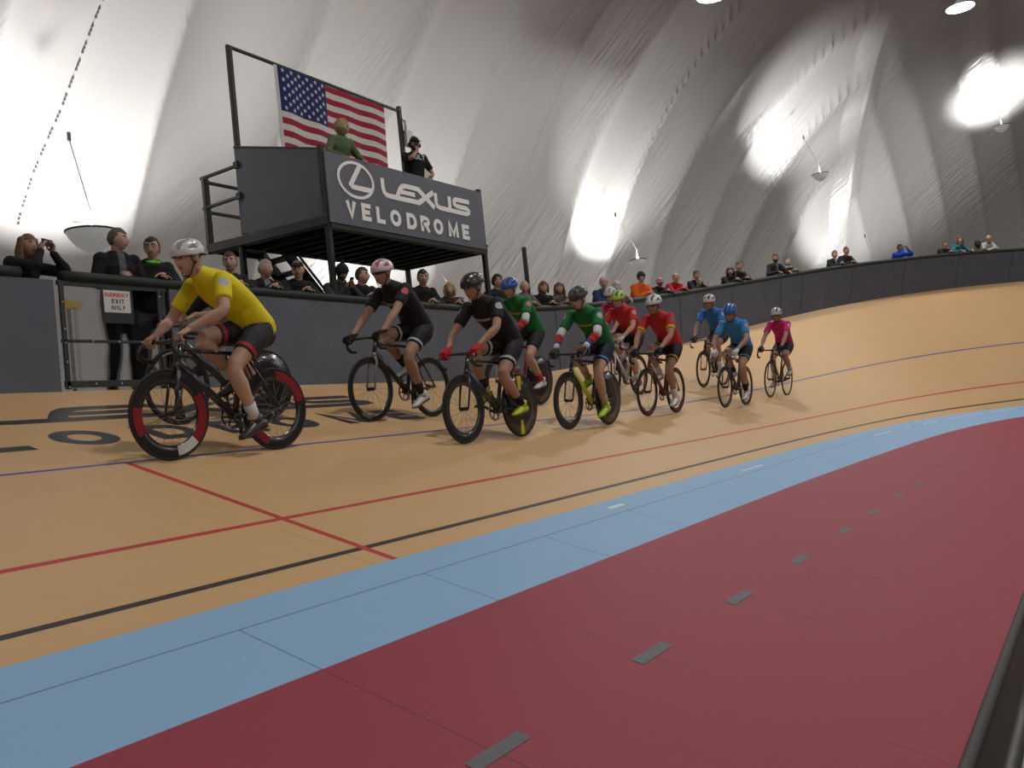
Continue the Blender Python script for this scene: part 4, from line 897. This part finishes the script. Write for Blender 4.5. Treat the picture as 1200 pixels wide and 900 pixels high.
def spectator(pos, face, label, skin='light', top=(.02, .02, .02), legs=(.015, .015, .02), hairc=(.05, .03, .02), style='short', hat=None, pose='lean', look=0, down=0, k=1.0, beard=0, specs=None, collar=None, shirt=None, girth=1.0,
              side_lean=0.0, rail_z=1.25, vox=.016, name='person', group='spectators along the barrier', rail_x=.0, hood=False, sleeves='long', scarf=None, fwd=None):
    """pos: feet centre on the ground, face: heading in degrees; local x towards the track"""
    t = empty('person', mat_=Matrix.Translation(Vector([float(c) for c in pos])) @ Matrix.Rotation(math.radians(face), 4, 'Z')); tag(t, label, 'person', group)
    sk = SKIN[skin]; hm = mat_hair(hairc); side = V3(0, 1, 0)
    f = fwd if fwd is not None else {'lean': .24, 'phone': .14, 'hold': .02, 'chin': .22, 'crossed': .16, 'mic': 0.0, 'rest': .12, 'screen': .20}[pose]
    pel = V3(-.02, side_lean * -.3, .95 * k); neck = V3(f, side_lean, 1.49 * k - f * .35)
    J = dict(pel=pel, mid=pel + (neck - pel) * .35 + V3(-.02, 0, 0), chest=pel + (neck - pel) * .78 + V3(-.01, 0, 0), neck=neck, side=side); shc = pel + (neck - pel) * .90
    hc = neck + V3(.045 + .03 * (down > 15), 0, .155 * k); lk, dn = math.radians(look), math.radians(down)
    fr = Fr(hc, (math.cos(dn) * math.cos(lk), math.cos(dn) * math.sin(lk), -math.sin(dn)), (.0, 0, 1))
    S = {}; E = {}; Wt = {}; D = {}; PN = {}; TS = {}; CU = {}; Hp = {}; K = {}; A = {}
    rz = rail_z + .045
    for y in (-1, 1):
        S[y] = shc + V3(0, y * .178 * k, 0)
        if pose in ('lean', 'crossed', 'rest', 'screen') or (pose == 'chin' and y < 0) or (pose == 'phone1' and y < 0):
            W_ = V3(rail_x + .01, y * .035, rz + (.02 if y > 0 else 0)) if pose != 'rest' else V3(rail_x + .03, y * .20, rz); D[y] = V3(.15, -y * .95, -.12) if pose != 'rest' else V3(.8, -y * .3, -.3); PN[y] = V3(-.2, 0, -1); TS[y] = V3(.3, 0, .9); CU[y] = .35
            if pose == 'screen': W_ = V3(rail_x - .03, y * .05, rz + .07); D[y] = V3(.5, -y * .3, .75); PN[y] = V3(.6, -y * .5, -.5)
        elif pose == 'chin': W_ = hc + V3(.09, y * .05, -.20); D[y] = V3(0, -y * .3, .9); PN[y] = V3(-1, 0, 0); TS[y] = V3(0, -y, 0); CU[y] = .8
        elif pose == 'phone': W_ = hc + V3(.17, y * .085 + .06, -.075); D[y] = V3(.15, -y * .2, .95); PN[y] = V3(.1, -y, 0); TS[y] = V3(-1, 0, .3); CU[y] = .6
        elif pose == 'hold': W_ = V3(.20, y * .05, 1.20 * k); D[y] = V3(.35, -y * .6, .5); PN[y] = V3(-.4, -y, 0); TS[y] = V3(0, 0, 1); CU[y] = .8
        elif pose == 'mic' and y < 0: W_ = hc + V3(.14, y * .06, -.15); D[y] = V3(-.2, -y * .3, .85); PN[y] = V3(-.9, 0, .2); TS[y] = V3(0, -y, 0); CU[y] = .95
        elif pose == 'mic': W_ = V3(.27, y * .14, 1.06 * k); D[y] = V3(.3, -y * .9, -.1); PN[y] = V3(-.3, 0, -1); TS[y] = V3(.9, 0, .2); CU[y] = .5
        TS.setdefault(y, V3(.3, 0, .9)); CU.setdefault(y, .5); Wt[y] = W_
        E[y] = ik(S[y], W_, .30 * k, .265 * k, (-.35, y * .9, -.7) if pose not in ('phone',) else (-.1, y * .7, -.8))
        Hp[y] = pel + V3(0, y * .09 * k, -.02); A[y] = V3(-.03 + .06 * y, y * .11, .085 * k); K[y] = ik(Hp[y], A[y], .44 * k, .43 * k, (1, 0, 0))
    g = G(); body_core(g, J, k * .96, 0, None, 0, 1, girth); g.tube([J['chest'] + (neck - J['chest']) * .6, neck, hc + fr.z * -.06 - fr.x * .02], [.07 * k, .058 * k, .054 * k], None, 12, round_=True)
    for y in (-1, 1):
        g.ball(S[y], V3(.06, .055, .06) * k, None, 12); limb(g, S[y], E[y], Wt[y], .046 * k, .038 * k, .027 * k, n=10); limb(g, Hp[y], K[y], A[y], .082 * k, .055 * k, .038 * k, n=10)
    me = remesh(g, vox, 'body', None, [sk]); h = G(); head(h, fr, sk, hm, k, beard)
    for y in (-1, 1): hand(h, Wt[y], D[y], PN[y], TS[y], CU[y], sk, k * .90, 6)
    join_into(me, h); link('body', me, t)
    g = G(); body_core(g, J, k, .030, None, 0.0, .99, girth); tm = cloth(top, 'jacket'); mats = [tm]; pred = []
    g.tube([J['chest'], J['chest'] + (neck - J['chest']) * .55, neck + (J['chest'] - neck) * .12], [(.15 * k, .12 * k), (.11 * k, .09 * k), (.066 * k, .070 * k)], None, 14, side=side)
    for y in (-1, 1):
        g.ball(S[y], V3(.082, .078, .082) * k, None, 12)
        if sleeves == 'long': limb(g, S[y], E[y], Wt[y] - unit(Wt[y] - E[y]) * .015, .068 * k, .058 * k, .042 * k, n=10)
        else: g.tube([S[y], S[y] + (E[y] - S[y]) * .75], [.07 * k, .066 * k], None, 12)
    if shirt: mats.append(cloth(shirt, 'shirt')); pred.append((1, lambda c: (abs(c[:, 1] - side_lean * .7) < .035 * k) & (c[:, 0] > J['chest'][0] + .05) & (c[:, 2] > J['mid'][2])))
    link({'short': 'shirt'}.get(sleeves, 'jacket'), remesh(g, vox, 'top', pred, mats), t)
    g = G(); g.tube([pel - V3(0, 0, .09), pel, pel + V3(0, 0, .10)], [(.15 * k, .12 * k), (.18 * k, .135 * k), (.165 * k, .13 * k)], None, 16, side=side, round_=True)
    for y in (-1, 1): limb(g, Hp[y], K[y], A[y] + V3(0, 0, .0), .100 * k, .074 * k, .062 * k, n=10, bulge=.98)
    link('trousers', remesh(g, vox, 'trousers', None, [cloth(legs, 'trouser')]), t)
    for y in (-1, 1): shoe(t, A[y] - V3(0, 0, .004), V3(1, y * .15, 0), V3(0, 0, -1), plain((.02, .02, .022), .5), plain((.08, .08, .08), .6), k * .98)
    if style != 'none' and not (hat and hat[0] == 'beanie'): hair(t, fr, style, hm, k)
    if hat:
        if hat[0] == 'beanie':
            o = hair(t, fr, 'beanie', cloth(hat[1], 'knit'), k)
            if len(hat) > 2: g = G(); g.ball(fr.w(V3(-.02, 0, .155) * k), .03 * k, cloth(hat[1], 'knit'), 10); g.build('pompom', o)
        else:
            V, F = head_verts(28, 20, .016); V = V.copy(); V[V[:, 2] < .045] *= .8; g = G(); g.add(fr.w(V * k), F, cloth(hat[1], 'cap')); o = g.build('cap', t)
            g = G(); g.tube([fr.w(V3(.07, 0, .055) * k), fr.w(V3(.12, 0, .05) * k), fr.w(V3(.165, 0, .035) * k)], [(.07 * k, .007), (.065 * k, .006), (.035 * k, .004)], cloth(hat[1], 'cap'), 14, side=fr.y, round_=True); g.build('visor', o)
    if specs: glasses(t, fr, plain((.02, .02, .02), .1), plain((.02, .015, .012), .3), k, specs == 'dark')
    if collar or hood:
        g = G(); cc = neck + V3(.0, 0, .012); cm = cloth(collar, 'collar') if collar else tm
        ring = [cc + V3(.078 * math.cos(a), .080 * math.sin(a), .016 * -math.cos(a)) * k for a in np.linspace(0, 2 * PI, 19)]; g.tube(ring, .026 * k if hood else .02 * k, cm, 8); g.build('collar' if not hood else 'hood', t)
    return t, fr, Wt, J

# ------------------------------------------------------------------ the racing bunch
SB = 1.05
def seat_frame(sf, w_, yaw=0.0, lean=None):
    """matrix on the banked surface for a bicycle whose front wheel touches at (sf,w_), riding towards decreasing s"""
    lean = (.10 if sf < 9 else .30) if lean is None else lean; s_ = sf + HBX * SB; P = surf(s_, w_); f = -alng(s_); b = pth(s_)[4]; n = outn(s_)
    if yaw: sl = n * math.cos(b) + V3(0, 0, math.sin(b)); f = unit(f + sl * math.tan(math.radians(yaw)))
    up = unit(V3(0, 0, 1) - n * math.tan(b * lean)); up = unit(up - f * (up @ f)); l = np.cross(up, f)
    m = Matrix.Identity(4)
    for i in range(3): m[i][0] = f[i] * SB; m[i][1] = l[i] * SB; m[i][2] = up[i] * SB; m[i][3] = P[i]
    return m
RM = plain((.22, .010, .014), .35, name='red_rim'); MAR = plain((.10, .008, .014), .35, name='maroon', coat=.3); WHT = plain((.55, .55, .55), .35, name='white_paint'); LIME = plain((.42, .52, .02), .35, name='lime'); YEL = plain((.65, .50, .02), .35, name='yellow'); SIL = plain((.40, .40, .40), .3, .8, name='silver'); BLK = CARBON
NAVY = (.012, .016, .035)
def pair(sf, w_, blabel, plabel, bk, rk, yaw=0.0):
    T = seat_frame(sf, w_, yaw); bicycle(blabel, T, **bk); rider(T, plabel, crank=bk.get('crank', 200), **rk)
pair(4.22, 2.54, 'black track bicycle with red and black deep rims under the yellow jersey rider', 'cyclist in a bright yellow jersey and white helmet leading the bunch',
     dict(fm=BLK, fm2=BLK, front='deep', rear='deep', accf=[(150, 215, RM), (225, 262, WHT), (330, 372, RM), (215, 224, RM)], accr=[(95, 170, RM), (-70, -20, RM), (-15, 25, WHT)], crank=92),
     dict(skin='light', jersey=(.70, .58, .015), shorts=(.03, .03, .035), band=(.45, .03, .05), helm=((.62, .62, .62), (.25, .25, .26)), hrear=(.05, .05, .05), badge=(.45, .45, .5), socks=(.55, .55, .55), shoes=(.03, .03, .035), tuck=.55, k=1.04, head_dn=6))
pair(5.12, 3.70, 'black track bicycle with three-spoke front wheel, half hidden behind the leading bicycle', 'cyclist in black mostly hidden behind the yellow jersey rider',
     dict(fm=BLK, fm2=BLK, front='tri', rear='disc', crank=60, accf=[(60, 120, SIL)]),
     dict(skin='tan', jersey=(.02, .02, .022), helm=((.03, .03, .03), (.01, .01, .01)), shoes=(.02, .02, .02), tuck=1.5, k=.92, dz=-.03, sit=-.06, head_dn=25, hand_on='tops'))
pair(7.20, 3.24, 'black track bicycle with pale fork legs, second from the left', 'cyclist in black kit with a red and white helmet and red shoulder badges',
     dict(fm=BLK, fm2=BLK, front='mid', rear='mid', forkm=plain((.22, .2, .18), .4), crank=95, accf=[(278, 305, SIL)]),
     dict(skin='tan', jersey=(.014, .014, .017), badge=(.55, .10, .12), shorts=(.01, .01, .012), band=(.5, .5, .5), helm=((.55, .50, .52), (.42, .04, .06)), hrear=(.42, .06, .09), glove=(.015, .015, .015), socks=(.02, .02, .02), shoes=(.55, .56, .58), tuck=.15, k=1.05, hand_on='hoods', shades=(.02, .03, .10), chest=(.3, .3, .3), head_dn=8))
pair(7.26, 2.02, 'black track bicycle with solid rear disc marked in yellow', 'cyclist in black kit with black helmet, red gloves and lime shoes',
     dict(fm=BLK, fm2=BLK, front='deep', rear='disc', crank=22, accr=[(82, 98, YEL), (262, 276, YEL)]),
     dict(skin='tan', jersey=(.014, .014, .017), badge=(.4, .4, .42), shorts=(.01, .01, .012), band=(.45, .45, .45), helm=((.02, .02, .022), (.01, .01, .01)), hstyle='aero', glove=(.50, .02, .035), socks=(.012, .012, .014), shoes=(.42, .52, .02), tuck=.25, k=1.03, head_dn=14, chest=(.3, .3, .3), look=-10))
pair(9.90, 3.44, 'red track bicycle under the green jersey rider in the blue helmet', 'cyclist in green jersey with blue helmet and striped sleeves',
     dict(fm=plain((.30, .03, .05), .3, coat=.3), fm2=plain((.30, .03, .05), .3, coat=.3), front='deep', rear='disc', crank=25, forkm=WHT),
     dict(skin='light', jersey=(.015, .145, .04), badge=(.5, .2, .22), shorts=(.012, .014, .018), helm=((.02, .10, .42), (.01, .03, .12)), armwarm=[(.55, .55, .58), (.40, .03, .04), (.03, .07, .30)], socks=(.4, .03, .05), shoes=(.55, .55, .55), tuck=.2, k=1.03, chest=(.35, .3, .05), head_dn=12))
pair(9.40, 2.06, 'lime and black track bicycle with solid black rear disc', 'cyclist in green jersey with black helmet, striped sleeves and lime shoes',
     dict(fm=BLK, fm2=LIME, front='deep', rear='disc', crank=90),
     dict(skin='light', jersey=(.015, .145, .04), badge=(.4, .42, .42), shorts=NAVY, band=(.10, .25, .5), helm=((.05, .05, .055), (.015, .015, .015)), armwarm=[(.55, .55, .58), (.40, .03, .04), (.03, .07, .30)], glove=(.03, .03, .04), socks=(.4, .25, .17), shoes=(.40, .55, .03), tuck=.25, k=1.02, shades=(.02, .12, .08), chest=(.35, .3, .05), look=-12, head_dn=16))
pair(13.05, 3.40, 'white track bicycle between the two riders in red', 'cyclist in red jersey with a lime and navy helmet',
     dict(fm=WHT, fm2=WHT, forkm=WHT, front='mid', rear='mid', crank=80),
     dict(skin='light', jersey=(.48, .025, .03), badge=(.5, .3, .3), shorts=(.015, .012, .015), helm=((.38, .60, .03), (.03, .04, .10)), hrear=(.02, .03, .08), socks=(.55, .55, .55), shoes=(.03, .03, .03), glove=(.5, .5, .5), tuck=.25, k=1.03, shades=(.25, .15, .03), head_dn=12))
pair(13.95, 4.05, 'black track bicycle highest on the banking, behind the white bicycle', 'cyclist in pink jersey and white helmet behind the lime helmet rider',
     dict(fm=BLK, fm2=BLK, front='shallow', rear='shallow', crank=140),
     dict(skin='light', jersey=(.50, .03, .14), badge=(.5, .4, .45), shorts=(.015, .012, .02), helm=((.50, .52, .55), (.2, .2, .22)), socks=(.5, .5, .5), shoes=(.05, .05, .05), tuck=.1, k=1.0, shades=(.05, .03, .03)))
pair(11.95, 2.22, 'maroon track bicycle with dark red lower rims', 'cyclist in red jersey with yellow cuffs and a white helmet',
     dict(fm=MAR, fm2=MAR, front='mid', rear='mid', rimf=CARBON, accf=[(225, 315, MAR)], accr=[(215, 335, MAR)], crank=85),
     dict(skin='tan', jersey=(.46, .022, .028), cuff=(.62, .45, .02), badge=(.15, .12, .13), shorts=(.012, .012, .014), band=(.50, .36, .03), helm=((.58, .60, .62), (.08, .10, .14)), glove=NAVY, socks=(.6, .6, .6), shoes=(.6, .6, .6), tuck=.15, k=1.05, shades=(.04, .03, .03), head_dn=10, look=-6))
pair(16.24, 3.13, 'black track bicycle with silver handlebar behind the blue helmet rider', 'cyclist in blue jersey and white helmet with black vents',
     dict(fm=BLK, fm2=BLK, front='mid', rear='mid', barm=SIL, crank=150),
     dict(skin='tan', jersey=(.03, .17, .48), jlow=(.02, .10, .04), badge=(.4, .42, .5), shorts=(.012, .012, .014), helm=((.55, .55, .55), (.03, .03, .03)), glove=(.03, .03, .03), tuck=.1, k=1.05, hand_on='tops', head_dn=8))
pair(14.58, 2.03, 'dark track bicycle with silver handlebar, third from the right', 'cyclist in light blue jersey and blue helmet with white gloves',
     dict(fm=plain((.04, .04, .045), .35, coat=.2), fm2=plain((.04, .04, .045), .35, coat=.2), front='mid', rear='mid', barm=SIL, crank=98, accf=[(290, 330, SIL)]),
     dict(skin='tan', jersey=(.04, .22, .55), badge=(.55, .2, .22), shorts=(.012, .014, .016), band=(.12, .30, .38), helm=((.01, .11, .48), (.01, .03, .14)), glove=(.55, .55, .56), socks=(.015, .015, .015), shoes=(.55, .55, .55), tuck=.25, k=1.04, shades=(.20, .12, .02), head_dn=18))
pair(17.08, 2.10, 'black track bicycle with thin rims, last on the right', 'cyclist in magenta jersey with striped white and black helmet, last of the bunch',
     dict(fm=BLK, fm2=BLK, front='shallow', rear='shallow', crank=-40),
     dict(skin='tan', jersey=(.52, .02, .16), badge=(.5, .3, .4), shorts=(.02, .012, .02), helm=((.50, .50, .50), (.03, .03, .03)), glove=(.012, .012, .012), socks=(.5, .5, .5), shoes=(.5, .5, .5), tuck=.0, k=.96, shades=(.03, .02, .02), head_dn=10))

# ------------------------------------------------------------------ spectators along the barrier
def along(sp, hr, label, **kw):
    """sp: place along the barrier, hr: head centre above the padded rail"""
    x, y, z, th, b, t = pth(sp); l = WLEAN * t; n = outn(sp); rail = wallp(sp, WH); foot = surf(sp, WB); rz = WH * math.cos(l) + .115
    fw = kw.pop('fwd', None); pose = kw.get('pose', 'lean'); f = fw if fw is not None else {'lean': .24, 'phone': .14, 'hold': .02, 'chin': .22, 'crossed': .16, 'rest': .12, 'screen': .20}[pose]
    off = WH * math.sin(l); dist = max(.26 + f + .02, off + .30); f = dist - .26
    face = math.degrees(math.atan2(-n[1], -n[0])); P = rail + n * dist; P[2] = foot[2] - .02
    ca = (math.degrees(math.atan2(-P[1], -P[0])) - face + 180) % 360 - 180
    yw = ca * .35 + kw.pop('yaw', 0); cy = math.cos(math.radians(yw)); P = P + alng(sp) * math.tan(math.radians(yw)) * -.0
    look = ca * .65 + kw.pop('look', 0) - (yw - ca * .35); look = max(-80, min(80, look))
    k = (WH * math.cos(l) + hr + .36 * f) / 1.645; k = max(.86, min(1.10, k)); kw.pop('lift', 0); P = P - V3(*(-n)) * 0
    return spectator(P, face + yw, label, k=k, rail_z=rz + .02, rail_x=(dist - .02) / cy, fwd=f, look=look, **kw)
JB = (.012, .012, .014)
t1 = along(4.86, .41, 'woman with long brown hair filming with a phone at the left edge of the picture', skin='light', top=(.012, .012, .016), hairc=(.16, .085, .04), style='long', pose='phone', look=35, yaw=30, down=2)
t2 = along(5.95, .58, 'man with grey hair and dark jacket in profile behind the exit gate', skin='light', top=JB, legs=(.012, .012, .016), hairc=(.09, .08, .07), style='short', pose='hold', look=72, shirt=(.10, .10, .11), beard=0, yaw=5)
t3 = along(6.42, .53, 'smiling man with glasses and a bright green collar beside the exit gate', skin='light', top=(.014, .014, .016), legs=(.05, .05, .055), hairc=(.03, .018, .012), style='short', specs='clear', collar=(.16, .60, .06), pose='crossed', look=-12)
along(7.55, .47, 'man with short brown hair behind the yellow jersey rider under the tower', skin='light', top=(.014, .014, .018), hairc=(.06, .035, .02), pose='lean', look=-10)
along(8.12, .43, 'grey-haired man looking right under the tower, beside the man in the black cap', skin='light', top=(.016, .017, .022), hairc=(.30, .28, .26), style='short', pose='lean', look=52, shirt=(.2, .2, .22))
along(8.70, .47, 'man in black cap and black sweater leaning his hands over the rail', skin='light', top=JB, hat=('cap', (.018, .022, .03)), pose='lean', look=-8, hairc=(.12, .1, .09), girth=1.15)
t7 = along(9.52, .50, 'bearded man in a black knit hat looking down at his phone', skin='tan', top=(.03, .03, .036), hat=('beanie', (.015, .015, .018), 1), hairc=(.03, .02, .015), beard=1, pose='screen', look=20, down=28)
along(9.98, .49, 'man with cropped hair and black jacket looking right, left of the red and white helmet', skin='light', top=JB, hairc=(.06, .045, .035), pose='lean', look=66)
along(11.42, .62, 'dark-haired man in black jacket leaning under the right side of the tower', skin='light', top=JB, hairc=(.03, .02, .015), pose='lean', look=10, down=6, girth=1.1)
along(12.10, .42, 'woman with blonde wavy hair peering over the rail under the tower', skin='light', top=(.04, .02, .02), hairc=(.34, .22, .10), style='bob', pose='lean', look=-5)
along(13.50, .68, 'young man in dark buttoned shirt looking right beside the tower post', skin='light', top=(.018, .022, .035), hairc=(.02, .013, .01), pose='rest', look=66, fwd=.15)
along(14.40, .52, 'white-haired older man in a grey top right of the blue helmet rider', skin='light', top=(.12, .115, .115), hairc=(.45, .43, .40), style='bald', pose='lean', look=-5)
along(15.05, .50, 'woman with short brown hair and black top', skin='light', top=JB, hairc=(.10, .05, .025), style='bob', pose='lean', look=14)
along(15.62, .47, 'woman with long auburn hair and grey mottled coat', skin='light', top=(.13, .12, .115), hairc=(.14, .05, .02), style='long', pose='lean', look=4)
along(17.36, .52, 'spectator in pink knit hat and blue jacket behind the pink rider', skin='light', top=(.03, .05, .11), hat=('beanie', (.50, .30, .33)), pose='lean', look=0)
along(17.86, .40, 'spectator with white curly hair and pale sleeves leaning on the rail', skin='light', top=(.38, .38, .34), hairc=(.48, .46, .42), style='curly', pose='lean', look=0)
along(18.96, .57, 'man in bright orange hoodie and black knit hat', skin='light', top=(.72, .14, .015), hat=('beanie', (.03, .028, .028)), hood=True, pose='lean', look=10, hairc=(.03, .02, .02))
along(19.76, .42, 'balding man in black jacket beside the orange hoodie', skin='light', top=JB, style='bald', hairc=(.06, .04, .03), beard=1, pose='lean', look=4, hood=True)
along(20.50, .47, 'bald man in red hooded jacket', skin='light', top=(.40, .015, .03), style='bald', hairc=(.20, .15, .12), pose='lean', look=2, hood=True)
along(21.46, .45, 'dark-haired man in black jacket with a hand at his mouth', skin='light', top=JB, hairc=(.02, .014, .01), pose='chin', look=0, shirt=(.35, .35, .35))
along(23.10, .42, 'woman with long black hair and black coat', skin='light', top=(.010, .008, .010), hairc=(.012, .009, .009), style='long', pose='lean', look=8)
along(23.58, .52, 'dark-haired man in black coat standing close behind the long-haired woman', skin='light', top=(.012, .011, .012), hairc=(.04, .022, .014), pose='lean', look=-14)
along(25.40, .65, 'bearded man in dark coat standing upright on the curve', skin='tan', top=(.018, .014, .020), hairc=(.025, .015, .01), beard=1, pose='rest', look=12, shirt=(.16, .16, .16), fwd=.05)
along(26.02, .42, 'woman in grey headscarf and green patterned jacket', skin='light', top=(.09, .09, .05), style='hood', hairc=(.22, .22, .23), pose='lean', look=4)
along(28.42, .48, 'grey-haired man in dark jacket looking right on the curve', skin='light', top=(.02, .022, .03), hairc=(.10, .09, .085), pose='lean', look=40, shirt=(.25, .28, .33))
along(29.02, .55, 'auburn-haired woman in black jacket beside the grey-haired man on the curve', skin='light', top=(.02, .022, .024), hairc=(.12, .035, .02), style='short', pose='lean', look=-8)
along(31.76, .47, 'spectator in royal blue jacket holding up a phone', skin='brown', top=(.015, .06, .42), hairc=(.02, .015, .012), pose='phone', look=28, fwd=.14)
along(34.04, .45, 'man in black turtleneck, leftmost of the four by the right edge', skin='light', top=(.014, .014, .016), hairc=(.08, .035, .02), pose='lean', look=20, collar=(.014, .014, .016))
along(34.80, .58, 'woman with long auburn hair and teal shirt', skin='light', top=(.03, .15, .17), hairc=(.16, .06, .025), style='long', pose='rest', look=10, fwd=.08)
along(35.66, .40, 'small woman with dark curly hair in a brown coat', skin='light', top=(.10, .075, .06), hairc=(.04, .02, .015), style='curly', pose='lean', look=10)
along(36.22, .72, 'man in grey sweater and black scarf with folded arms, near the right edge', skin='light', top=(.38, .39, .40), hairc=(.18, .10, .05), style='bald', specs='clear', collar=(.014, .014, .016), pose='crossed', look=6, lift=.0)
# phones held by spectators
def phone(label, c, d, n):
    t = empty('phone', c); tag(t, label, 'phone', 'phones held by spectators'); d = unit(d); n = unit(V3(*n) - d * (V3(*n) @ d)); s_ = np.cross(d, n); R = np.stack([d, s_, n], 1)
    g = G(); g.box((-.075, -.037, -.0045), (.075, .037, .0045), PHONE, R=R); g.build('case', t, False); g = G(); g.box((-.068, -.033, .0046), (.068, .033, .0056), plain((.03, .035, .045), .1), R=R); g.build('screen', t, False); return t
def wp(tt, p): return np.array(tt[0].matrix_world @ Vector([float(x) for x in p]))
for tt, lab, off in ((t1, 'black phone held sideways by the woman at the left edge', (.03, .0, .10)),):
    bpy.context.view_layer.update(); a, b_ = wp(tt, tt[2][-1]), wp(tt, tt[2][1]); phone(lab, (a + b_) / 2 + V3(0, -.02, .085), b_ - a, (0, -1, .05))
bpy.context.view_layer.update()
a, b_ = wp(t7, t7[2][-1]), wp(t7, t7[2][1]); phone('phone in the hands of the man in the black knit hat', (a + b_) / 2 + V3(0, -.05, .08), (0, -.5, .8), (0, .8, .5))

# ------------------------------------------------------------------ people on the tower deck
dz_ = 3.25
tw_w, *_ = spectator((10.02, 9.42, dz_), -95, 'woman with curly blonde hair in green top with her hand on the tower board', skin='light', top=(.09, .135, .06), legs=(.02, .02, .03), hairc=(.32, .23, .12), style='curly', pose='rest', look=62, k=.93, specs='dark', rail_z=.93, rail_x=.30, sleeves='long', group='people on the tower deck', fwd=.10)
tt, fr_, W_, J_ = spectator((11.98, 9.50, dz_), -108, 'announcer in black T-shirt and cap speaking into a microphone on the tower', skin='tan', top=(.012, .012, .012), legs=(.02, .02, .022), hairc=(.03, .02, .015), style='short', hat=('cap', (.012, .012, .012)), pose='mic', look=0, down=8, k=1.02, beard=1, sleeves='short', girth=1.1, rail_z=.95, group='people on the tower deck')
# T-shirt print
g = G(); inkw = plain((.6, .6, .6), .6, name='print'); cx = J_['chest'][0] + .150
text(g, 'CULT', -.155, 0, .085, lambda x, y, h: V3(cx + h - 1.3 * x * x, x, J_['chest'][2] + .0 + y), inkw, adv=.88, weight=.2)
o = g.build('shirt_print', tt, False)
g = G()
for y in (-1, 1): g.lathe([(.001, .02), (.035, .018), (.042, 0), (.035, -.015), (.001, -.018)], RUBBER, 16, (0, 0, 0), 'y'); g.v[-1] = fr_.w(g.v[-1] * V3(1, 1, 1) + V3(-.01, y * .098, 0))
g.tube([fr_.w(V3(-.01, .098 * math.cos(a), .0 + .150 * math.sin(a))) for a in np.linspace(0, PI, 13)], .008, RUBBER, 6); o = g.build('headphones', tt)
bpy.context.view_layer.update()
hc_ = W_[-1]; mw = tt.matrix_world
t = empty('microphone', mw @ Vector([float(x) for x in (hc_ + V3(-.04, .02, .09))])); tag(t, 'black handheld microphone at the announcer\'s mouth', 'microphone')
g = G(); g.tube([(0, 0, -.10), (0, 0, .03)], [.010, .014], STEEL, 10, round_=True); g.build('handle', t); g = G(); g.ball((0, 0, .055), (.024, .024, .028), plain((.12, .12, .12), .4, .6), 12); g.build('grille', t)
t = empty('paper_sheet', mw @ Vector([float(x) for x in (W_[1] + V3(.03, -.09, -.05))])); tag(t, 'sheet of white paper held by the announcer', 'paper')
g = G(); g.box((-.15, -.003, -.10), (.15, .003, .11), plain((.55, .55, .53), .7), R=np.array(Matrix.Rotation(math.radians(12), 3, 'Z') @ Matrix.Rotation(math.radians(14), 3, 'Y'))); g.build('sheet', t, False)
